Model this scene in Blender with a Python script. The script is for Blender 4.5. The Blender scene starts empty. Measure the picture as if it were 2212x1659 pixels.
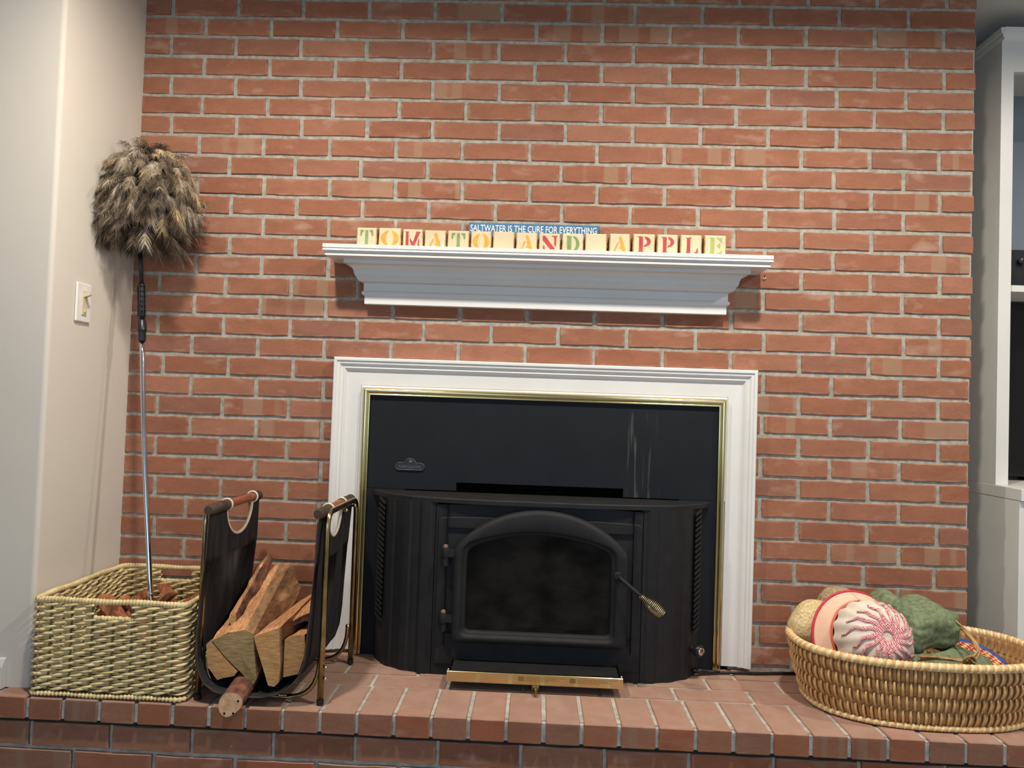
import bpy, math, random
from mathutils import Vector, Matrix, noise
R = random.Random(7)
PI = math.pi
sc = bpy.context.scene
COL = sc.collection

# ------------------------------------------------------------ camera, world, lights, exposure
F_PX = 1660.0
yaw, pitch, roll = -0.0335, 0.0309, 0.03439
ca, sa, cb, sb, cc, sr = math.cos(yaw), math.sin(yaw), math.cos(pitch), math.sin(pitch), math.cos(roll), math.sin(roll)
fw = Vector((sa*cb, ca*cb, sb)); r0 = Vector((ca, -sa, 0)); u0 = r0.cross(fw)
rt = cc*r0 + sr*u0; up = -sr*r0 + cc*u0
cam_d = bpy.data.cameras.new('camera'); cam = bpy.data.objects.new('camera', cam_d); COL.objects.link(cam)
cam_d.sensor_width = 36.0; cam_d.lens = F_PX/2212*36.0; cam_d.clip_start = 0.02
M = Matrix((rt, up, -fw)).transposed().to_4x4(); M.translation = Vector((1.16926, -2.32326, 1.17117))
cam.matrix_world = M
sc.camera = cam

w = bpy.data.worlds.new('World'); sc.world = w; w.use_nodes = True
bg = w.node_tree.nodes['Background']; bg.inputs[0].default_value = (0.62, 0.78, 1.0, 1); bg.inputs[1].default_value = 1.0

def area(name, loc, rot, sx, sy, power, color, shape='RECTANGLE', spread=PI):
    l = bpy.data.lights.new(name, 'AREA'); l.shape = shape; l.size = sx; l.size_y = sy
    l.energy = power; l.color = color; l.spread = spread
    o = bpy.data.objects.new(name, l); COL.objects.link(o); o.location = loc; o.rotation_euler = rot
    return o
CEIL = 2.475
WARM = (1.0, 0.915, 0.80); COOL = (0.50, 0.72, 1.0)
for i, (x, p) in enumerate(((0.47, 22), (1.80, 22), (3.10, 18))):
    area('downlight', (x, -0.89, CEIL-0.012), (0, 0, 0), 0.085, 0.085, p, WARM, 'DISK', math.radians(169))
for i, x in enumerate((0.5, 2.2, 3.6)):  # unseen lamps deeper in the room, added as fill
    area('downlight', (x, -3.2, CEIL-0.012), (0, 0, 0), 0.1, 0.1, 1.2, WARM, 'DISK')
for x in (0.2, 2.9):
    area('daylight', (x, -4.93, 1.45), (PI/2, 0, 0), 1.7, 1.35, 17, COOL)
sc.view_settings.view_transform = 'Standard'
sc.view_settings.look = 'None'
sc.view_settings.exposure = 0.0
sc.view_settings.gamma = 1.0
sc.view_settings.use_curve_mapping = False

# ------------------------------------------------------------ materials
def lin(c):
    return tuple(((v/255)/12.92 if v/255 <= 0.04045 else ((v/255+0.055)/1.055)**2.4) for v in c) + (1.0,)

def mat(name, c1, c2=None, rough=0.6, metal=0.0, scale=20, bump=0.0, bscale=80, stretch=(1,1,1), rnd=0.0, detail=6,
        coords='Object', lo=0.35, hi=0.65, spec=0.5, sheen=0.0, bdist=0.002):
    m = bpy.data.materials.new(name); m.use_nodes = True
    nt = m.node_tree; N = nt.nodes; L = nt.links
    b = N['Principled BSDF']; b.inputs['Roughness'].default_value = rough; b.inputs['Metallic'].default_value = metal
    b.inputs['Specular IOR Level'].default_value = spec
    tc = N.new('ShaderNodeTexCoord'); mp = N.new('ShaderNodeMapping'); mp.inputs['Scale'].default_value = stretch
    L.new(tc.outputs[coords], mp.inputs[0])
    info = N.new('ShaderNodeObjectInfo')
    n = N.new('ShaderNodeTexNoise'); n.noise_dimensions = '4D'; n.inputs['Scale'].default_value = scale; n.inputs['Detail'].default_value = detail
    mul = N.new('ShaderNodeMath'); mul.operation = 'MULTIPLY'; mul.inputs[1].default_value = 37.0
    L.new(info.outputs['Random'], mul.inputs[0]); L.new(mul.outputs[0], n.inputs['W']); L.new(mp.outputs[0], n.inputs['Vector'])
    cr = N.new('ShaderNodeValToRGB'); cr.color_ramp.elements[0].position = lo; cr.color_ramp.elements[1].position = hi
    cr.color_ramp.elements[0].color = lin(c1); cr.color_ramp.elements[1].color = lin(c2 or c1)
    L.new(n.outputs['Fac'], cr.inputs[0])
    out = cr.outputs[0]
    if rnd:
        hs = N.new('ShaderNodeHueSaturation'); mr = N.new('ShaderNodeMapRange')
        mr.inputs['To Min'].default_value = 1-rnd; mr.inputs['To Max'].default_value = 1+rnd
        L.new(info.outputs['Random'], mr.inputs[0]); L.new(mr.outputs[0], hs.inputs['Value']); L.new(out, hs.inputs['Color']); out = hs.outputs[0]
    L.new(out, b.inputs['Base Color'])
    if bump:
        n2 = N.new('ShaderNodeTexNoise'); n2.inputs['Scale'].default_value = bscale; n2.inputs['Detail'].default_value = 5
        L.new(mp.outputs[0], n2.inputs['Vector'])
        bp = N.new('ShaderNodeBump'); bp.inputs['Strength'].default_value = bump; bp.inputs['Distance'].default_value = bdist
        L.new(n2.outputs['Fac'], bp.inputs['Height']); L.new(bp.outputs[0], b.inputs['Normal'])
    return m

def brick_mat(name, tones, pale, band, bandp=0.90, effl=0.5, dust=None):
    m = bpy.data.materials.new(name); m.use_nodes = True
    nt = m.node_tree; N = nt.nodes; L = nt.links
    b = N['Principled BSDF']; b.inputs['Roughness'].default_value = 0.8; b.inputs['Specular IOR Level'].default_value = 0.25
    tc = N.new('ShaderNodeTexCoord'); info = N.new('ShaderNodeObjectInfo')
    geo = N.new('ShaderNodeNewGeometry')
    cr = N.new('ShaderNodeValToRGB'); e = cr.color_ramp.elements
    e[0].color = lin(tones[0]); e[0].position = 0; e[1].color = lin(tones[-1]); e[1].position = 1
    for i, t in enumerate(tones[1:-1]):
        x = e.new((i+1)/(len(tones)-1)); x.color = lin(t)
    L.new(info.outputs['Random'], cr.inputs[0])
    def mth(op, a, bb, cl=False):
        q = N.new('ShaderNodeMath'); q.operation = op; q.use_clamp = cl
        for i, v in enumerate((a, bb)):
            if v is None: continue
            if isinstance(v, (int, float)): q.inputs[i].default_value = v
            else: L.new(v, q.inputs[i])
        return q.outputs[0]
    r37 = mth('MULTIPLY', info.outputs['Random'], 91.7)
    def nz(scale, det, vec, off=0.0):
        n = N.new('ShaderNodeTexNoise'); n.noise_dimensions = '4D'; n.inputs['Scale'].default_value = scale; n.inputs['Detail'].default_value = det
        L.new(vec, n.inputs['Vector']); L.new(mth('ADD', r37, off), n.inputs['W']); return n.outputs['Fac']
    pos = geo.outputs['Position']
    # fine mottling
    mp = N.new('ShaderNodeMapping'); mp.inputs['Scale'].default_value = (1, 1, 2.2); L.new(pos, mp.inputs[0])
    n1 = nz(14, 6, mp.outputs[0]); n2 = nz(90, 4, mp.outputs[0], 5)
    mix = N.new('ShaderNodeMix'); mix.data_type = 'RGBA'; mix.blend_type = 'MULTIPLY'; mix.inputs[0].default_value = 1.0
    f = mth('ADD', mth('MULTIPLY', n1, 0.55), 0.74); f = mth('ADD', f, mth('MULTIPLY', mth('SUBTRACT', n2, 0.5), 0.35))
    comb = N.new('ShaderNodeCombineColor'); 
    for i in range(3): L.new(f, comb.inputs[i])
    L.new(cr.outputs[0], mix.inputs[6]); L.new(comb.outputs[0], mix.inputs[7])
    col = mix.outputs[2]
    def mixin(col, fac, c):
        q = N.new('ShaderNodeMix'); q.data_type = 'RGBA'; L.new(fac, q.inputs[0]); L.new(col, q.inputs[6]); q.inputs[7].default_value = lin(c); return q.outputs[2]
    # soft band of another tone across some bricks (fired colour of the clay)
    sep = N.new('ShaderNodeSeparateXYZ'); L.new(tc.outputs['Generated'], sep.inputs[0])
    w1 = N.new('ShaderNodeTexNoise'); w1.noise_dimensions = '2D'; w1.inputs['Scale'].default_value = 3.4; w1.inputs['Detail'].default_value = 0
    cv = N.new('ShaderNodeCombineXYZ'); L.new(sep.outputs[0], cv.inputs[0]); L.new(r37, cv.inputs[1]); L.new(cv.outputs[0], w1.inputs['Vector'])
    bandf = mth('MULTIPLY', mth('SUBTRACT', w1.outputs['Fac'], 0.56), 14, True)
    gate = mth('GREATER_THAN', mth('FRACT', mth('MULTIPLY', info.outputs['Random'], 17.31), None), bandp)
    col = mixin(col, mth('MULTIPLY', mth('MULTIPLY', bandf, gate), 0.55), band)
    # lime bloom: near the edges and in wisps
    ex = mth('MULTIPLY', mth('ABSOLUTE', mth('SUBTRACT', sep.outputs[0], 0.5), None), 2.0)
    ez = mth('MULTIPLY', mth('ABSOLUTE', mth('SUBTRACT', sep.outputs[2], 0.5), None), 2.0)
    edge = mth('MAXIMUM', mth('MULTIPLY', mth('SUBTRACT', ex, 0.90), 8, True), mth('MULTIPLY', mth('SUBTRACT', ez, 0.70), 3, True))
    n3 = nz(22, 8, mp.outputs[0], 9)
    bl = mth('MULTIPLY', mth('MULTIPLY', edge, mth('MULTIPLY', mth('SUBTRACT', n3, 0.47), 7, True)), effl, True)
    col = mixin(col, bl, pale)
    n4 = nz(9, 9, mp.outputs[0], 21)
    col = mixin(col, mth('MULTIPLY', mth('MULTIPLY', mth('SUBTRACT', n4, 0.60), 8, True), effl*0.75), pale)
    n5 = nz(150, 2, pos, 31)
    col = mixin(col, mth('MULTIPLY', mth('SUBTRACT', n5, 0.76), 14, True), (225, 190, 170))
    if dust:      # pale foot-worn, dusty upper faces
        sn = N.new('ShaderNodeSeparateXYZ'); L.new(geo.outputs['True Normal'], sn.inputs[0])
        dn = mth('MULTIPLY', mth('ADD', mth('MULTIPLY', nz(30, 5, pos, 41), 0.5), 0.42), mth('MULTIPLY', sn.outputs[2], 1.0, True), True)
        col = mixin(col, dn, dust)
    L.new(col, b.inputs['Base Color'])
    bp = N.new('ShaderNodeBump'); bp.inputs['Strength'].default_value = 0.35; bp.inputs['Distance'].default_value = 0.0015
    L.new(mth('ADD', mth('MULTIPLY', n2, 0.5), n1), bp.inputs['Height']); L.new(bp.outputs[0], b.inputs['Normal'])
    return m

MT = {}
MT['brick'] = brick_mat('wall_brick', [(150,98,75), (158,106,82), (153,100,77), (162,112,89), (148,96,74), (156,103,79), (144,99,82)], (190,160,142), (168,138,112), effl=0.68)
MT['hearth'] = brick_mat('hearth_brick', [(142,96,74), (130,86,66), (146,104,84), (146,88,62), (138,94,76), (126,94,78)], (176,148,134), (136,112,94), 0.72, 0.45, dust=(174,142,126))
MT['mortar'] = mat('mortar', (156,150,136), (188,182,168), 0.95, scale=60, bump=0.8, bscale=260, spec=0.1)
MT['hmortar'] = mat('hearth_mortar', (160,156,148), (196,190,180), 0.95, scale=50, bump=0.8, bscale=240, spec=0.1)
MT['joint_shade'] = mat('joint_shade', (40,36,30), (60,54,44), 0.95, scale=60)  # dark tone for the painted shade below the header course
MT['paint'] = mat('wall_paint', (214,206,194), (218,210,198), 0.75, scale=3, bump=0.08, bscale=300, spec=0.25)
MT['ceil'] = mat('ceiling_paint', (205,205,200), (209,209,204), 0.9, scale=4, bump=0.1, bscale=200, spec=0.2)
MT['white'] = mat('white_gloss_paint', (226,224,220), (232,230,226), 0.38, scale=6, bump=0.03, bscale=60)
MT['floor'] = mat('grey_carpet', (138,138,136), (152,151,148), 0.95, scale=60, bump=0.5, bscale=400)
MT['iron'] = mat('stove_iron', (29,29,31), (35,35,36), 0.62, scale=30, bump=0.25, bscale=500, spec=0.28, bdist=0.0006)
MT['steel'] = mat('black_panel', (27,29,33), (31,33,37), 0.6, scale=8, bump=0.06, bscale=500, spec=0.2, bdist=0.0005)
MT['void'] = mat('soot_and_shade', (8,8,8), (14,13,12), 0.95, scale=20, spec=0.05)  # near-black: soot in the firebox, painted shade in vents and toe
MT['brass'] = mat('polished_brass', (208,194,142), (222,208,160), 0.17, 1.0, scale=5)
MT['brass_d'] = mat('aged_brass', (150,134,92), (186,168,122), 0.25, 1.0, scale=40)
MT['chrome'] = mat('chrome', (200,200,205), (215,215,220), 0.12, 1.0, scale=8)
MT['nickel'] = mat('nickel_spring', (180,168,135), (200,190,160), 0.25, 1.0, scale=50)
MT['plastic'] = mat('black_plastic', (22,22,23), (30,30,31), 0.35, scale=30)
MT['rust'] = mat('rusty_pin', (110,82,70), (140,108,94), 0.7, scale=120)
MT['pewter'] = mat('pewter', (95,92,88), (130,127,122), 0.45, 0.8, scale=120)
MT['canvas'] = mat('black_canvas', (36,36,40), (56,54,54), 0.9, scale=14, stretch=(3,3,0.6), bump=0.4, bscale=700, spec=0.15)
MT['canvas_hem'] = mat('canvas_hem', (62,50,42), (84,70,60), 0.9, scale=30, bump=0.4, bscale=500, spec=0.15)
MT['piping'] = mat('cream_piping', (206,196,172), (222,212,190), 0.6, scale=40)
MT['dowel'] = mat('stained_dowel', (120,66,40), (156,92,60), 0.45, scale=30, stretch=(6,1,6))
MT['woodend'] = mat('sawn_wood', (176,126,76), (206,160,104), 0.85, scale=40, stretch=(1,1,5), bump=0.6, bscale=90)
MT['woodpale'] = mat('pale_sawn_wood', (196,150,112), (222,184,144), 0.85, scale=60, bump=0.4, bscale=120)
MT['woodend_g'] = mat('weathered_sawn_wood', (140,114,74), (176,148,100), 0.85, scale=40, stretch=(1,1,5), bump=0.6, bscale=90)
MT['woodsplit'] = mat('split_wood', (186,124,80), (226,170,120), 0.85, scale=28, stretch=(6,1.2,6), bump=0.9, bscale=60)
MT['woodgrey'] = mat('weathered_split_wood', (120,88,60), (176,130,90), 0.9, scale=22, stretch=(3,1,3), bump=0.9, bscale=70)
MT['bark'] = mat('bark', (70,44,34), (134,86,64), 0.95, scale=45, bump=1.0, bscale=70, bdist=0.006)
MT['kindling'] = mat('red_kindling', (128,74,48), (190,120,82), 0.85, scale=30, stretch=(5,5,1), bump=0.6, bscale=80)
MT['seagrass'] = mat('seagrass', (208,186,132), (240,220,168), 0.7, scale=50, bump=0.5, bscale=150)
MT['seagrass_d'] = mat('seagrass_stake', (96,82,48), (130,114,72), 0.8, scale=60)
MT['rattan'] = mat('rattan', (206,158,98), (232,190,132), 0.5, scale=30, bump=0.3, bscale=120)
MT['rattan_d'] = mat('rattan_band', (168,124,74), (194,150,98), 0.6, scale=30, bump=0.3, bscale=120)
MT['rattan_l'] = mat('rattan_wrap', (232,202,146), (246,226,178), 0.45, scale=40)
MT['straw'] = mat('straw_hat', (190,164,116), (236,214,164), 0.75, scale=160, bump=0.8, bscale=260)
MT['straw_g'] = mat('grey_straw_hat', (140,118,88), (190,166,128), 0.8, scale=160, bump=0.8, bscale=260)
MT['green'] = mat('green_linen', (104,116,88), (136,148,114), 0.92, scale=90, bump=0.7, bscale=500, spec=0.15)
MT['hatwhite'] = mat('hat_cotton', (214,200,182), (232,220,204), 0.9, scale=30, bump=0.3, bscale=300, spec=0.15)
MT['hatpeach'] = mat('hat_brim_cotton', (222,178,150), (236,198,172), 0.9, scale=12, bump=0.3, bscale=300, spec=0.15)
MT['ribbon'] = mat('coral_ribbon', (222,104,88), (232,120,102), 0.6, scale=20)
MT['redpipe'] = mat('crimson_piping', (190,40,62), (205,54,76), 0.6, scale=40)
MT['raffia'] = mat('raffia', (150,116,70), (196,160,108), 0.7, scale=50, stretch=(1,1,1), bump=0.6, bscale=120)
MT['blue'] = mat('blue_trim', (30,66,150), (44,84,172), 0.6, scale=40)
MT['block'] = mat('cream_block_paint', (204,188,152), (216,202,168), 0.55, scale=9, bump=0.15, bscale=60)
MT['blockside'] = mat('bare_block_edge', (150,110,70), (206,170,120), 0.7, scale=60)
MT['lgreen'] = mat('green_stencil', (112,140,84), (132,158,96), 0.6, scale=60)
MT['lgreen2'] = mat('pale_green_stencil', (150,166,84), (166,180,98), 0.6, scale=60)
MT['lorange'] = mat('orange_stencil', (222,150,48), (234,170,68), 0.6, scale=60)
MT['lred'] = mat('red_stencil', (176,48,56), (194,66,72), 0.6, scale=60)
MT['signblue'] = mat('blue_sign_paint', (60,110,150), (72,122,162), 0.6, scale=40)
MT['signwhite'] = mat('sign_lettering', (232,232,226), (240,240,236), 0.6)
MT['almond'] = mat('almond_plastic', (214,200,164), (220,206,174), 0.35, scale=4)
MT['swplate'] = mat('switch_plate', (236,234,230), (240,238,234), 0.3, scale=4)
MT['print'] = mat('dark_print', (120,92,44), (132,102,50), 0.5)
MT['tv'] = mat('black_screen', (6,7,9), (10,11,13), 0.12, scale=3)
MT['device'] = mat('black_device', (18,19,22), (30,31,34), 0.35, scale=60)
MT['feather'] = [mat('feather_%s' % k, a, b, 0.9, scale=60, stretch=(1,1,1), spec=0.1) for k, a, b in (
    ('taupe', (142,126,106), (178,160,138)), ('brown', (104,90,74), (140,122,102)), ('dark', (70,60,50), (104,90,76)),
    ('tan', (176,152,120), (210,186,148)), ('pale', (164,150,132), (198,184,164)))]

# gingham for the hat pleats
def gingham():
    m = bpy.data.materials.new('red_gingham'); m.use_nodes = True; N = m.node_tree.nodes; L = m.node_tree.links
    b = N['Principled BSDF']; b.inputs['Roughness'].default_value = 0.9
    tc = N.new('ShaderNodeTexCoord'); ck = N.new('ShaderNodeTexChecker'); ck.inputs['Scale'].default_value = 330
    ck.inputs['Color1'].default_value = lin((190,50,76)); ck.inputs['Color2'].default_value = lin((236,210,204))
    L.new(tc.outputs['Object'], ck.inputs[0]); L.new(ck.outputs[0], b.inputs['Base Color']); return m
MT['gingham'] = gingham()
def zigzag():
    m = bpy.data.materials.new('red_yellow_weave'); m.use_nodes = True; N = m.node_tree.nodes; L = m.node_tree.links
    b = N['Principled BSDF']; b.inputs['Roughness'].default_value = 0.8
    tc = N.new('ShaderNodeTexCoord'); ck = N.new('ShaderNodeTexChecker'); ck.inputs['Scale'].default_value = 90
    ck.inputs['Color1'].default_value = lin((176,36,52)); ck.inputs['Color2'].default_value = lin((226,196,130))
    L.new(tc.outputs['Object'], ck.inputs[0]); L.new(ck.outputs[0], b.inputs['Base Color']); return m
MT['zigzag'] = zigzag()
# upper steel plate with a few chalky drips
def drips():
    m = MT['steel'].copy(); m.name = 'black_panel_with_drips'; N = m.node_tree.nodes; L = m.node_tree.links
    b = N['Principled BSDF']; old = b.inputs['Base Color'].links[0].from_socket
    geo = N.new('ShaderNodeNewGeometry'); sep = N.new('ShaderNodeSeparateXYZ'); L.new(geo.outputs['Position'], sep.inputs[0])
    n = N.new('ShaderNodeTexNoise'); n.inputs['Scale'].default_value = 1.0; n.inputs['Detail'].default_value = 3
    mp = N.new('ShaderNodeMapping'); mp.inputs['Scale'].default_value = (95, 1, 5); L.new(geo.outputs['Position'], mp.inputs[0]); L.new(mp.outputs[0], n.inputs['Vector'])
    def mr(sock, a, bb, c, d):
        q = N.new('ShaderNodeMapRange'); q.inputs['From Min'].default_value = a; q.inputs['From Max'].default_value = bb
        q.inputs['To Min'].default_value = c; q.inputs['To Max'].default_value = d; L.new(sock, q.inputs[0]); return q.outputs[0]
    def mul(a, bb):
        q = N.new('ShaderNodeMath'); q.operation = 'MULTIPLY'; L.new(a, q.inputs[0]); L.new(bb, q.inputs[1]); return q.outputs[0]
    xm = mul(mr(sep.outputs[0], 1.43, 1.455, 0, 1), mr(sep.outputs[0], 1.50, 1.55, 1, 0))
    zm = mr(sep.outputs[2], 1.16, 1.18, 1, 0)
    f = mul(mul(xm, zm), mr(n.outputs['Fac'], 0.56, 0.72, 0, 0.30))
    mx = N.new('ShaderNodeMix'); mx.data_type = 'RGBA'; L.new(f, mx.inputs[0]); L.new(old, mx.inputs[6]); mx.inputs[7].default_value = lin((140,140,132))
    L.new(mx.outputs[2], b.inputs['Base Color']); return m
MT['steel_drip'] = drips()
def glass():
    m = bpy.data.materials.new('sooty_glass'); m.use_nodes = True; N = m.node_tree.nodes; L = m.node_tree.links
    b = N['Principled BSDF']; b.inputs['Base Color'].default_value = lin((26,23,20)); b.inputs['Roughness'].default_value = 0.14
    tr = N.new('ShaderNodeBsdfTransparent'); tr.inputs[0].default_value = (0.35, 0.30, 0.26, 1)
    mx = N.new('ShaderNodeMixShader'); n = N.new('ShaderNodeTexNoise'); n.inputs['Scale'].default_value = 5; n.inputs['Detail'].default_value = 4
    mr = N.new('ShaderNodeMapRange'); mr.inputs['From Min'].default_value = 0.35; mr.inputs['From Max'].default_value = 0.65
    mr.inputs['To Min'].default_value = 0.35; mr.inputs['To Max'].default_value = 0.8
    L.new(n.outputs['Fac'], mr.inputs[0]); L.new(mr.outputs[0], mx.inputs[0])
    L.new(tr.outputs[0], mx.inputs[1]); L.new(b.outputs[0], mx.inputs[2]); L.new(mx.outputs[0], N['Material Output'].inputs[0]); return m
MT['glass'] = glass()

# ------------------------------------------------------------ geometry helpers
class MB:
    def __init__(s): s.v = []; s.f = []; s.m = []
    def add(s, vs, fs, mi=0):
        o = len(s.v); s.v += [Vector(p) for p in vs]
        for f in fs: s.f.append([i+o for i in f]); s.m.append(mi)
        return s
    def box(s, x0, x1, y0, y1, z0, z1, mi=0):
        vs = [(x, y, z) for x in (x0, x1) for y in (y0, y1) for z in (z0, z1)]
        return s.add(vs, [(0,1,3,2), (4,6,7,5), (0,4,5,1), (2,3,7,6), (0,2,6,4), (1,5,7,3)], mi)
    def cbox(s, x0, x1, y0, y1, z0, z1, b, mi=0):
        """box with chamfered edges"""
        vs = []; idx = {}
        for ix, (x, dx) in enumerate(((x0, b), (x1, -b))):
            for iy, (y, dy) in enumerate(((y0, b), (y1, -b))):
                for iz, (z, dz) in enumerate(((z0, b), (z1, -b))):
                    idx[ix,iy,iz] = len(vs); vs += [(x, y+dy, z+dz), (x+dx, y, z+dz), (x+dx, y+dy, z)]
        g = lambda a, k: idx[a]+k
        fs = []
        for i in (0, 1):
            fs.append([g((i,0,0),0), g((i,0,1),0), g((i,1,1),0), g((i,1,0),0)])
            fs.append([g((0,i,0),1), g((1,i,0),1), g((1,i,1),1), g((0,i,1),1)])
            fs.append([g((0,0,i),2), g((0,1,i),2), g((1,1,i),2), g((1,0,i),2)])
            for j in (0, 1):
                fs.append([g((i,j,0),0), g((i,j,1),0), g((i,j,1),1), g((i,j,0),1)])
                fs.append([g((i,0,j),0), g((i,1,j),0), g((i,1,j),2), g((i,0,j),2)])
                fs.append([g((0,i,j),1), g((1,i,j),1), g((1,i,j),2), g((0,i,j),2)])
        for k in idx: fs.append([g(k,0), g(k,1), g(k,2)])
        return s.add(vs, fs, mi)
    def prism(s, pts, axis, a, b, mi=0):
        """closed outline pts (2D) extruded along axis between a and b"""
        n = len(pts)
        def P(p, t): return {'y': (p[0], t, p[1]), 'x': (t, p[0], p[1]), 'z': (p[0], p[1], t)}[axis]
        vs = [P(p, a) for p in pts] + [P(p, b) for p in pts]
        fs = [list(range(n)), list(range(2*n-1, n-1, -1))] + [[i, (i+1) % n, (i+1) % n+n, i+n] for i in range(n)]
        return s.add(vs, fs, mi)
    def tube(s, pts, r, k=8, closed=False, mi=0, caps=True):
        pts = [Vector(p) for p in pts]; n = len(pts)
        rf = r if callable(r) else (lambda i: r[i]) if isinstance(r, (list, tuple)) else (lambda i: r)
        prev = None; vs = []
        for i, p in enumerate(pts):
            a = pts[(i-1) % n] if (closed or i) else p; b = pts[(i+1) % n] if (closed or i < n-1) else p
            t = (b-a).normalized() if (b-a).length > 1e-9 else Vector((0,0,1))
            if prev is None:
                ref = Vector((0,0,1)) if abs(t.z) < 0.9 else Vector((1,0,0)); nn = (ref - t*ref.dot(t)).normalized()
            else:
                nn = prev - t*prev.dot(t); nn = nn.normalized() if nn.length > 1e-6 else prev
            prev = nn; bb = t.cross(nn)
            for j in range(k):
                an = 2*PI*j/k; vs.append(p + (nn*math.cos(an)+bb*math.sin(an))*rf(i))
        fs = []
        for i in range(n if closed else n-1):
            i2 = (i+1) % n
            for j in range(k): fs.append([i*k+j, i*k+(j+1) % k, i2*k+(j+1) % k, i2*k+j])
        if not closed and caps: fs += [list(range(k-1, -1, -1)), [(n-1)*k+j for j in range(k)]]
        return s.add(vs, fs, mi)
    def lathe(s, prof, c, axis=(0,0,1), k=20, mi=0, caps=True, wob=None):
        """prof = [(radius, height)] about axis through c"""
        ax = Vector(axis).normalized(); ref = Vector((1,0,0)) if abs(ax.x) < 0.8 else Vector((0,0,1))
        e1 = (ref-ax*ref.dot(ax)).normalized(); e2 = ax.cross(e1); c = Vector(c); vs = []
        for i, (r, h) in enumerate(prof):
            for j in range(k):
                a = 2*PI*j/k; rr, hh = (r, h) if wob is None else wob(r, h, a)
                vs.append(c+ax*hh+(e1*math.cos(a)+e2*math.sin(a))*rr)
        fs = []
        for i in range(len(prof)-1):
            for j in range(k): fs.append([i*k+j, i*k+(j+1) % k, (i+1)*k+(j+1) % k, (i+1)*k+j])
        if caps: fs += [list(range(k-1, -1, -1)), [(len(prof)-1)*k+j for j in range(k)]]
        return s.add(vs, fs, mi)
    def grid(s, rows, mi=0, thick=None):
        nr = len(rows); nc = len(rows[0]); vs = [p for r in rows for p in r]
        fs = [[i*nc+j, i*nc+j+1, (i+1)*nc+j+1, (i+1)*nc+j] for i in range(nr-1) for j in range(nc-1)]
        return s.add(vs, fs, mi)

def wloc(o):
    l = Vector((0,0,0))
    while o is not None: l += o.location; o = o.parent
    return l

def mk(name, mb, mats, parent=None, smooth=False, loc=None, mods=None, autos=None):
    """one mesh object; vertices are given in world coordinates"""
    base = wloc(parent) if parent else (Vector(loc) if loc is not None else Vector((0,0,0)))
    me = bpy.data.meshes.new(name); me.from_pydata([tuple(v-base) for v in mb.v], [], mb.f)
    if not isinstance(mats, (list, tuple)): mats = [mats]
    for m in mats: me.materials.append(MT[m] if isinstance(m, str) else m)
    if len(mats) > 1: me.polygons.foreach_set('material_index', mb.m)
    import bmesh
    bm = bmesh.new(); bm.from_mesh(me); bmesh.ops.recalc_face_normals(bm, faces=bm.faces); bm.to_mesh(me); bm.free()
    if smooth: me.polygons.foreach_set('use_smooth', [True]*len(me.polygons))
    if autos: me.set_sharp_from_angle(angle=math.radians(autos))
    me.update()
    o = bpy.data.objects.new(name, me); COL.objects.link(o)
    if parent: o.parent = parent
    else: o.location = base
    return o
def tag(o, label=None, cat=None, group=None, kind=None):
    if label: o['label'] = label
    if cat: o['category'] = cat
    if group: o['group'] = group
    if kind: o['kind'] = kind
    return o
def thing(name, loc, label, cat, group=None):
    o = bpy.data.objects.new(name, None); o.empty_display_size = 0.05; COL.objects.link(o); o.location = loc
    return tag(o, label, cat, group)
def bez(p0, p1, p2, n=8):
    p0, p1, p2 = Vector(p0), Vector(p1), Vector(p2)
    return [(1-t)**2*p0+2*t*(1-t)*p1+t*t*p2 for t in [i/n for i in range(n+1)]]
def nz(v, s, off=0): return noise.noise(Vector(v)*s+Vector((off, off*1.7, off*0.3)))

# ------------------------------------------------------------ room shell
HT = 0.42                                   # hearth top
BX, RH, Z0 = 0.205, 0.062017, 2.386         # brick length, course height, height of course 2
def struct(name, mb, m, **k): return tag(mk(name, mb, m, **k), kind='structure')
struct('floor', MB().box(-2.7, 4.4, -5.2, 1.2, -0.05, 0.0), 'floor')
struct('ceiling', MB().box(-2.7, 4.4, -5.2, 1.2, CEIL, CEIL+0.05), 'ceil')
# mortar body of the brick wall with the firebox opening
OX0, OX1, OZ = 0.62, 1.76, 1.235
mb = MB().box(-0.09, OX0, 0.0045, 0.55, 0, CEIL).box(OX1, 2.4515, 0.0045, 0.55, 0, CEIL).box(OX0, OX1, 0.0045, 0.55, OZ, CEIL)
mb.box(OX0, OX1, 0.45, 0.55, 0, OZ)
wall_back = struct('wall_back', mb, 'mortar')
# left wall: a white return that ends in a corner towards the room
mb = MB(); c = 0.012
out = [(-0.09, 0.6), (-0.09, -0.395+c)] + [(-0.09-c+c*math.cos(a), -0.395+c-c*math.sin(a)) for a in (PI/8, PI/4, 3*PI/8)] + [(-0.09-c, -0.395), (-2.6, -0.395), (-2.6, 0.6)]
mb.prism(out, 'z', 0.4205, CEIL)
struct('wall_left', mb, 'paint', autos=40)
struct('wall_right', MB().box(4.3, 4.4, -5.2, 1.2, 0, CEIL), 'paint')
struct('wall_left_far', MB().box(-2.7, -2.6, -5.2, 1.2, 0, CEIL), 'paint')
struct('wall_back_alcove', MB().box(2.4515, 4.3, 0.56, 0.66, 0, CEIL), 'paint')
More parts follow.
